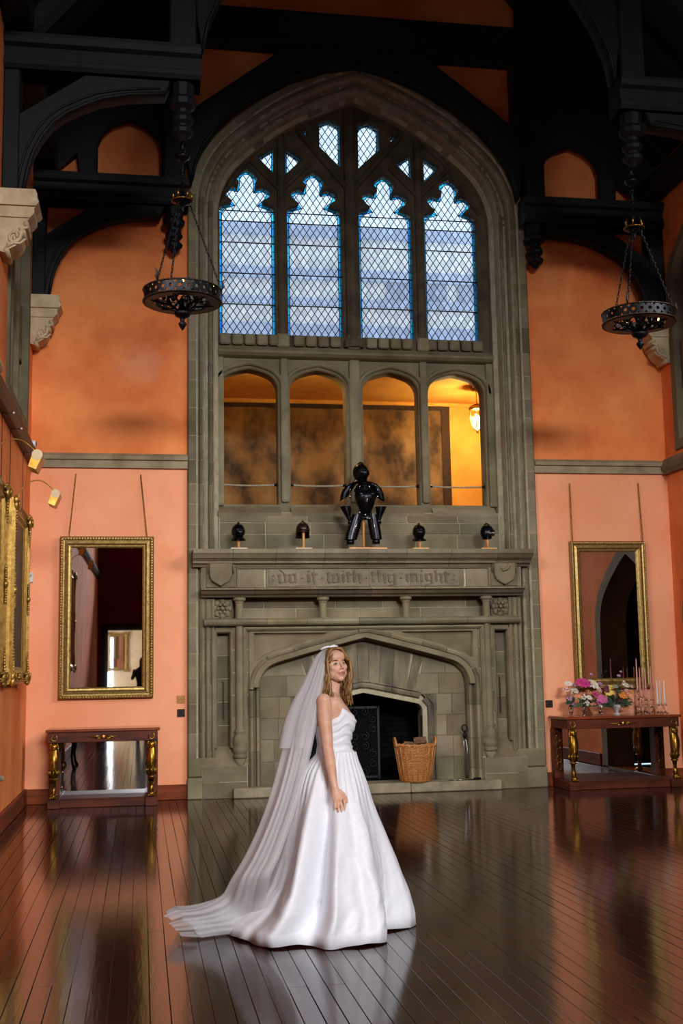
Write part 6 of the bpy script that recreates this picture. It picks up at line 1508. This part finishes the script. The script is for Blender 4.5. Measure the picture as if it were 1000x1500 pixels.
SK = [(1102, 464, 521), (1108, 460, 522.5), (1116, 452, 524.5), (1130, 443, 530), (1150, 436, 537), (1175, 430, 544.5), (1200, 424, 554), (1230, 416, 566), (1262, 406, 579), (1295, 393, 591), (1322, 376, 600), (1342, 352, 605), (1353, 332, 607)]
hemr = [(-180, 1.0), (-165, .99), (-150, .98), (-135, .99), (-120, 1.0), (-105, 1.02), (-90, 1.03), (-75, 1.04), (-66, 1.05), (-58, 1.0), (-50, .82), (-42, .70), (-34, .68), (-26, .78), (-16, .93), (-6, 1.0), (0, 1.0), (12, 1.0), (40, .97), (70, 1.0), (100, .97), (130, 1.0), (160, 1.0), (180, 1.0)]
NT = 288; rows = []; rs_ = random.Random(5)
ple = [(-168, .6, 8), (-151, .8, 9), (-134, 1.5, 11), (-112, -2.6, 9), (-94, 2.0, 7), (-78, .6, 8), (-64, .7, 7), (-15, .4, 8), (20, .6, 9), (50, .8, 10), (85, .7, 10), (120, .8, 10), (150, .7, 9)]
zw = at(490, 1102, YB).z
for i in range(61):
    f = i/60; py = 1102+(1353-1102)*f**1.0; xl, xr = interp(SK, py); a0, a1 = at(xl, py, YB), at(xr, py, YB); z_ = max(0.004, a0.z) if i < 60 else .004
    g = max(0, min(1, 1-z_/zw)); xc = at(492, 1104, YB).x*(1-g)+1.13*g; row = []
    b = interp([(0, .125), (.06, .16), (.2, .25), (.45, .36), (.75, .47), (.92, .535), (1, .555)], g)[0]
    for k in range(NT):
        d = -180+360*k/NT; th = R(d); c, s = math.cos(th), math.sin(th); ax_ = (a1.x-xc) if c > 0 else (xc-a0.x)
        m = 1.0+(interp(hemr, d)[0]-1)*g**1.5
        fold = 0
        for (pc, w, sw) in ple:
            e = (d-pc); sharp = sw*(1+.5*(1-g))
            if -45 < e < 45: fold += w*.135*(math.exp(-(e/sharp)**2) - .95*math.exp(-((e+sharp*1.25)/(sharp*.75))**2))
        edge = abs(s)**.7
        gat = .030*math.sin(d*.62+2.0*math.sin(d*.07))*math.exp(-((g-.10)/.16)**2)
        crum = .020*math.sin(d*.17+11*g+2*math.sin(d*.05+g*7))*g*(1-g)*2+.012*math.sin(d*.33+g*19+3*math.sin(g*9+d*.03))*math.exp(-((g-.88)/.16)**2)
        rid = 1-2*abs(noise.noise(Vector((d*.05+.5*math.sin(g*6), g*2.6, 1.7)))); rid2 = 1-2*abs(noise.noise(Vector((d*.09, g*8+d*.04, 5.1))))
        hemk = 1-.75*max(0, min(1, (g-.82)/.18)); crum += .040*(rid-.55)*min(1, g*1.6)*(1-.4*g)*hemk+.020*(rid2-.55)*math.exp(-((g-.78)/.26)**2)*hemk
        r_ = m*(1+fold*edge*min(1, g*2.4)*(.6+.4*g)*hemk+gat*edge+crum*edge)
        x_ = xc+ax_*c*r_; y_ = YB+.0+b*s*r_; zz4 = z_
        if i == 60: zz4 = .004+.006*(1+math.sin(d*.15))
        row.append((x_, y_, zz4))
    rows.append(row)
# hem turned under
rows.append([(x_+(1.13-x_)*.03, y_+(YB-y_)*.03, max(.003, z_-.002)) for x_, y_, z_ in rows[-1]])
sk = MB(); sk.grid(rows[::-1], True); sk.build('gown_skirt', SATIN, bride, smooth=True)
# ---- veil
TUL = bpy.data.materials.new('white_tulle'); TUL.use_nodes = True; _t = TUL.node_tree; _N = _t.nodes; _N.remove(_N['Principled BSDF'])
_tr = _N.new('ShaderNodeBsdfTransparent'); _df = _N.new('ShaderNodeBsdfDiffuse'); _df.inputs[0].default_value = (.93, .92, .93, 1); _tl = _N.new('ShaderNodeBsdfTranslucent'); _tl.inputs[0].default_value = (.90, .89, .91, 1)
_m1 = _N.new('ShaderNodeMixShader'); _m1.inputs[0].default_value = .4; _m2 = _N.new('ShaderNodeMixShader'); _m2.inputs[0].default_value = .46
_t.links.new(_df.outputs[0], _m1.inputs[1]); _t.links.new(_tl.outputs[0], _m1.inputs[2]); _t.links.new(_tr.outputs[0], _m2.inputs[1]); _t.links.new(_m1.outputs[0], _m2.inputs[2]); _t.links.new(_m2.outputs[0], _N['Material Output'].inputs[0])
def veil(name, rws, folds, seed, n=90):
    rv = random.Random(seed); ph = [rv.uniform(0, 6.28) for _ in range(4)]; R_ = []
    for i, (near, back, far) in enumerate(rws):
        near, back, far = Vector(near), Vector(back), Vector(far); row = []; g = i/(len(rws)-1); size = (near-far).length
        for k in range(n+1):
            u = k/n; a = math.pi*u
            # half-ellipse from near edge round the back to the far edge
            mid = (near+far)/2; p = mid+(near-far)/2*math.cos(a)+(back-mid)*math.sin(a)
            w = (.022+.035*g)*min(1, size*2.2)
            q = w*(.5*math.sin(a*folds+ph[0]+.6*math.sin(g*3+ph[1]))+.32*math.sin(a*folds*1.73+ph[2]+g*1.5)+.18*math.sin(a*folds*3.1+ph[3]))*math.sin(a)**.3
            d = (p-mid); d = Vector((d.x, d.y, d.z*.3)); d = d.normalized() if d.length > 1e-6 else Vector((0, 0, 0))
            p = p+d*q
            if p.z < .008: p.z = .008+.004*math.sin(k*.9)
            row.append(p)
        R_.append(row)
    # refine rows with Catmull-Rom
    out = []
    for i in range(len(R_)-1):
        a, b, c, d = R_[max(0, i-1)], R_[i], R_[i+1], R_[min(len(R_)-1, i+2)]
        for j in range(4):
            t = j/4; out.append([.5*((2*b[k])+(c[k]-a[k])*t+(2*a[k]-5*b[k]+4*c[k]-d[k])*t*t+(3*b[k]-a[k]-3*c[k]+d[k])*t**3) for k in range(n+1)])
    out.append(R_[-1])
    for r_ in out:
        for p in r_: p.z = max(p.z, .006)
    m = MB(); m.grid(out); return m.build(name, TUL, bride, smooth=True)
def vr(py, xl, xr, w, wf=None): return (at(xr, py, YB-w), at(xl, py, YB), at(xr, py, YB+(wf or w)))
top = [vr(949, 479, 489, .035), vr(954, 470, 483, .06), vr(963, 462, 479, .085), vr(978, 454.5, 475.5, .10), vr(1000, 444, 471.5, .115)]
veil('veil_upper_layer', top+[vr(1031, 427, 466.5, .14), vr(1062, 416, 461, .16), vr(1096, 409, 455, .175)], 7, 2)
lg = [vr(950, 480, 488, .03), vr(956, 470, 482, .055), vr(966, 463, 478, .08), vr(980, 456, 475, .095), vr(1002, 447, 471, .11), vr(1034, 434, 465, .135), vr(1070, 425, 459, .16), vr(1105, 417, 452, .19), vr(1140, 409, 443, .24), vr(1175, 398.5, 433, .29), vr(1215, 383.5, 420, .34), vr(1255, 364.5, 406, .39), vr(1288, 345, 392, .42)]
def fl_(px, py, z_=.012):
    d = _r*((px-500)/FPX)-_u*((py-750)/FPX)+_fw; t = (z_-EYE)/d.z; return Vector((d.x*t, d.y*t, z_))
tail = [(fl_(378, 1360), at(326, 1311, YB), Vector((fl_(378, 1360).x-.02, YB+.40, .02))), (fl_(352, 1366), at(303, 1324, YB+.03), Vector((fl_(352, 1366).x-.03, YB+.42, .02))),
        (fl_(322, 1369), at(281, 1330, YB+.05), Vector((fl_(322, 1369).x-.03, YB+.40, .02))), (fl_(292, 1373), at(260, 1332, YB+.06), Vector((fl_(292, 1373).x-.02, YB+.36, .02))), (fl_(266, 1372), at(244, 1340, YB+.05), Vector((fl_(268, 1372).x, YB+.30, .02)))]
veil('veil_long_layer', lg+tail, 8, 9)
veil('veil_long_layer', [tuple(Vector(p)+Vector((.012, 0, -.004)) for p in r_) for r_ in lg+tail[:-1]], 6, 21)
MB().tube([H(-.05, -.05, .115), H(-.035, -.025, .124), H(-.03, .0, .127), H(-.03, .03, .123)], .007, 6).build('veil_comb', SATIN, bride, smooth=True)
t = MB(); t.tube([H(.02, -.052, .098), H(.03, -.02, .116), H(.035, .0, .12), H(.035, .03, .114)], [.004, .010, .010, .006], 8); t.build('headband', SATIN, bride, smooth=True)
# ---------------------------------------------------------------- photographer, seen small in the gilt mirror
ph_ = thing('person', 'photographer in dark clothes holding a camera, seen only as a mirror reflection', 'person', (.03, -1.7, 0))
DARKC = M('dark_clothes', (20, 20, 24), (14, 14, 16), rough=.8); t = MB()
for s in (-1, 1):
    t.tube([(.03+s*.09, -1.7, .92), (.03+s*.10, -1.7, .5), (.03+s*.11, -1.72, .08)], [.09, .065, .05], 10); t.tube([(.03+s*.11, -1.74, .05), (.03+s*.13, -1.55, .04)], [.05, .04], 8)
    t.tube([(.03+s*.19, -1.7, 1.42), (.03+s*.27, -1.62, 1.18), (.03+s*.10, -1.42, 1.42), (.03+s*.05, -1.36, 1.50)], [.06, .048, .04, .035], 10)
t.tube([(.03, -1.7, .85), (.03, -1.7, 1.05), (.03, -1.7, 1.28), (.03, -1.7, 1.44), (.03, -1.69, 1.52)], [(.17, .11), (.15, .1), (.19, .12), (.18, .1), (.06, .06)], 14); t.ball((.03, -1.66, 1.65), (.08, .095, .12), 14, 9)
o_ = t.build('body_raw', DARKC, None); q_ = o_.modifiers.new('r', 'REMESH'); q_.mode = 'VOXEL'; q_.voxel_size = .02; me = bpy.data.meshes.new_from_object(o_.evaluated_get(bpy.context.evaluated_depsgraph_get())); bpy.data.objects.remove(o_)
for v in me.vertices: v.co -= Vector((.03, -1.7, 0))
me.name = 'body'; obj('body', me, ph_)
t = MB(); t.box(-.05, .11, -1.42, -1.34, 1.50, 1.60); t.lathe([(.04, -1.34), (.04, -1.22)], (.03, 0, 1.55), 12, axis='y'); t.build('camera', M('camera_black', (12, 12, 13), rough=.4), ph_)
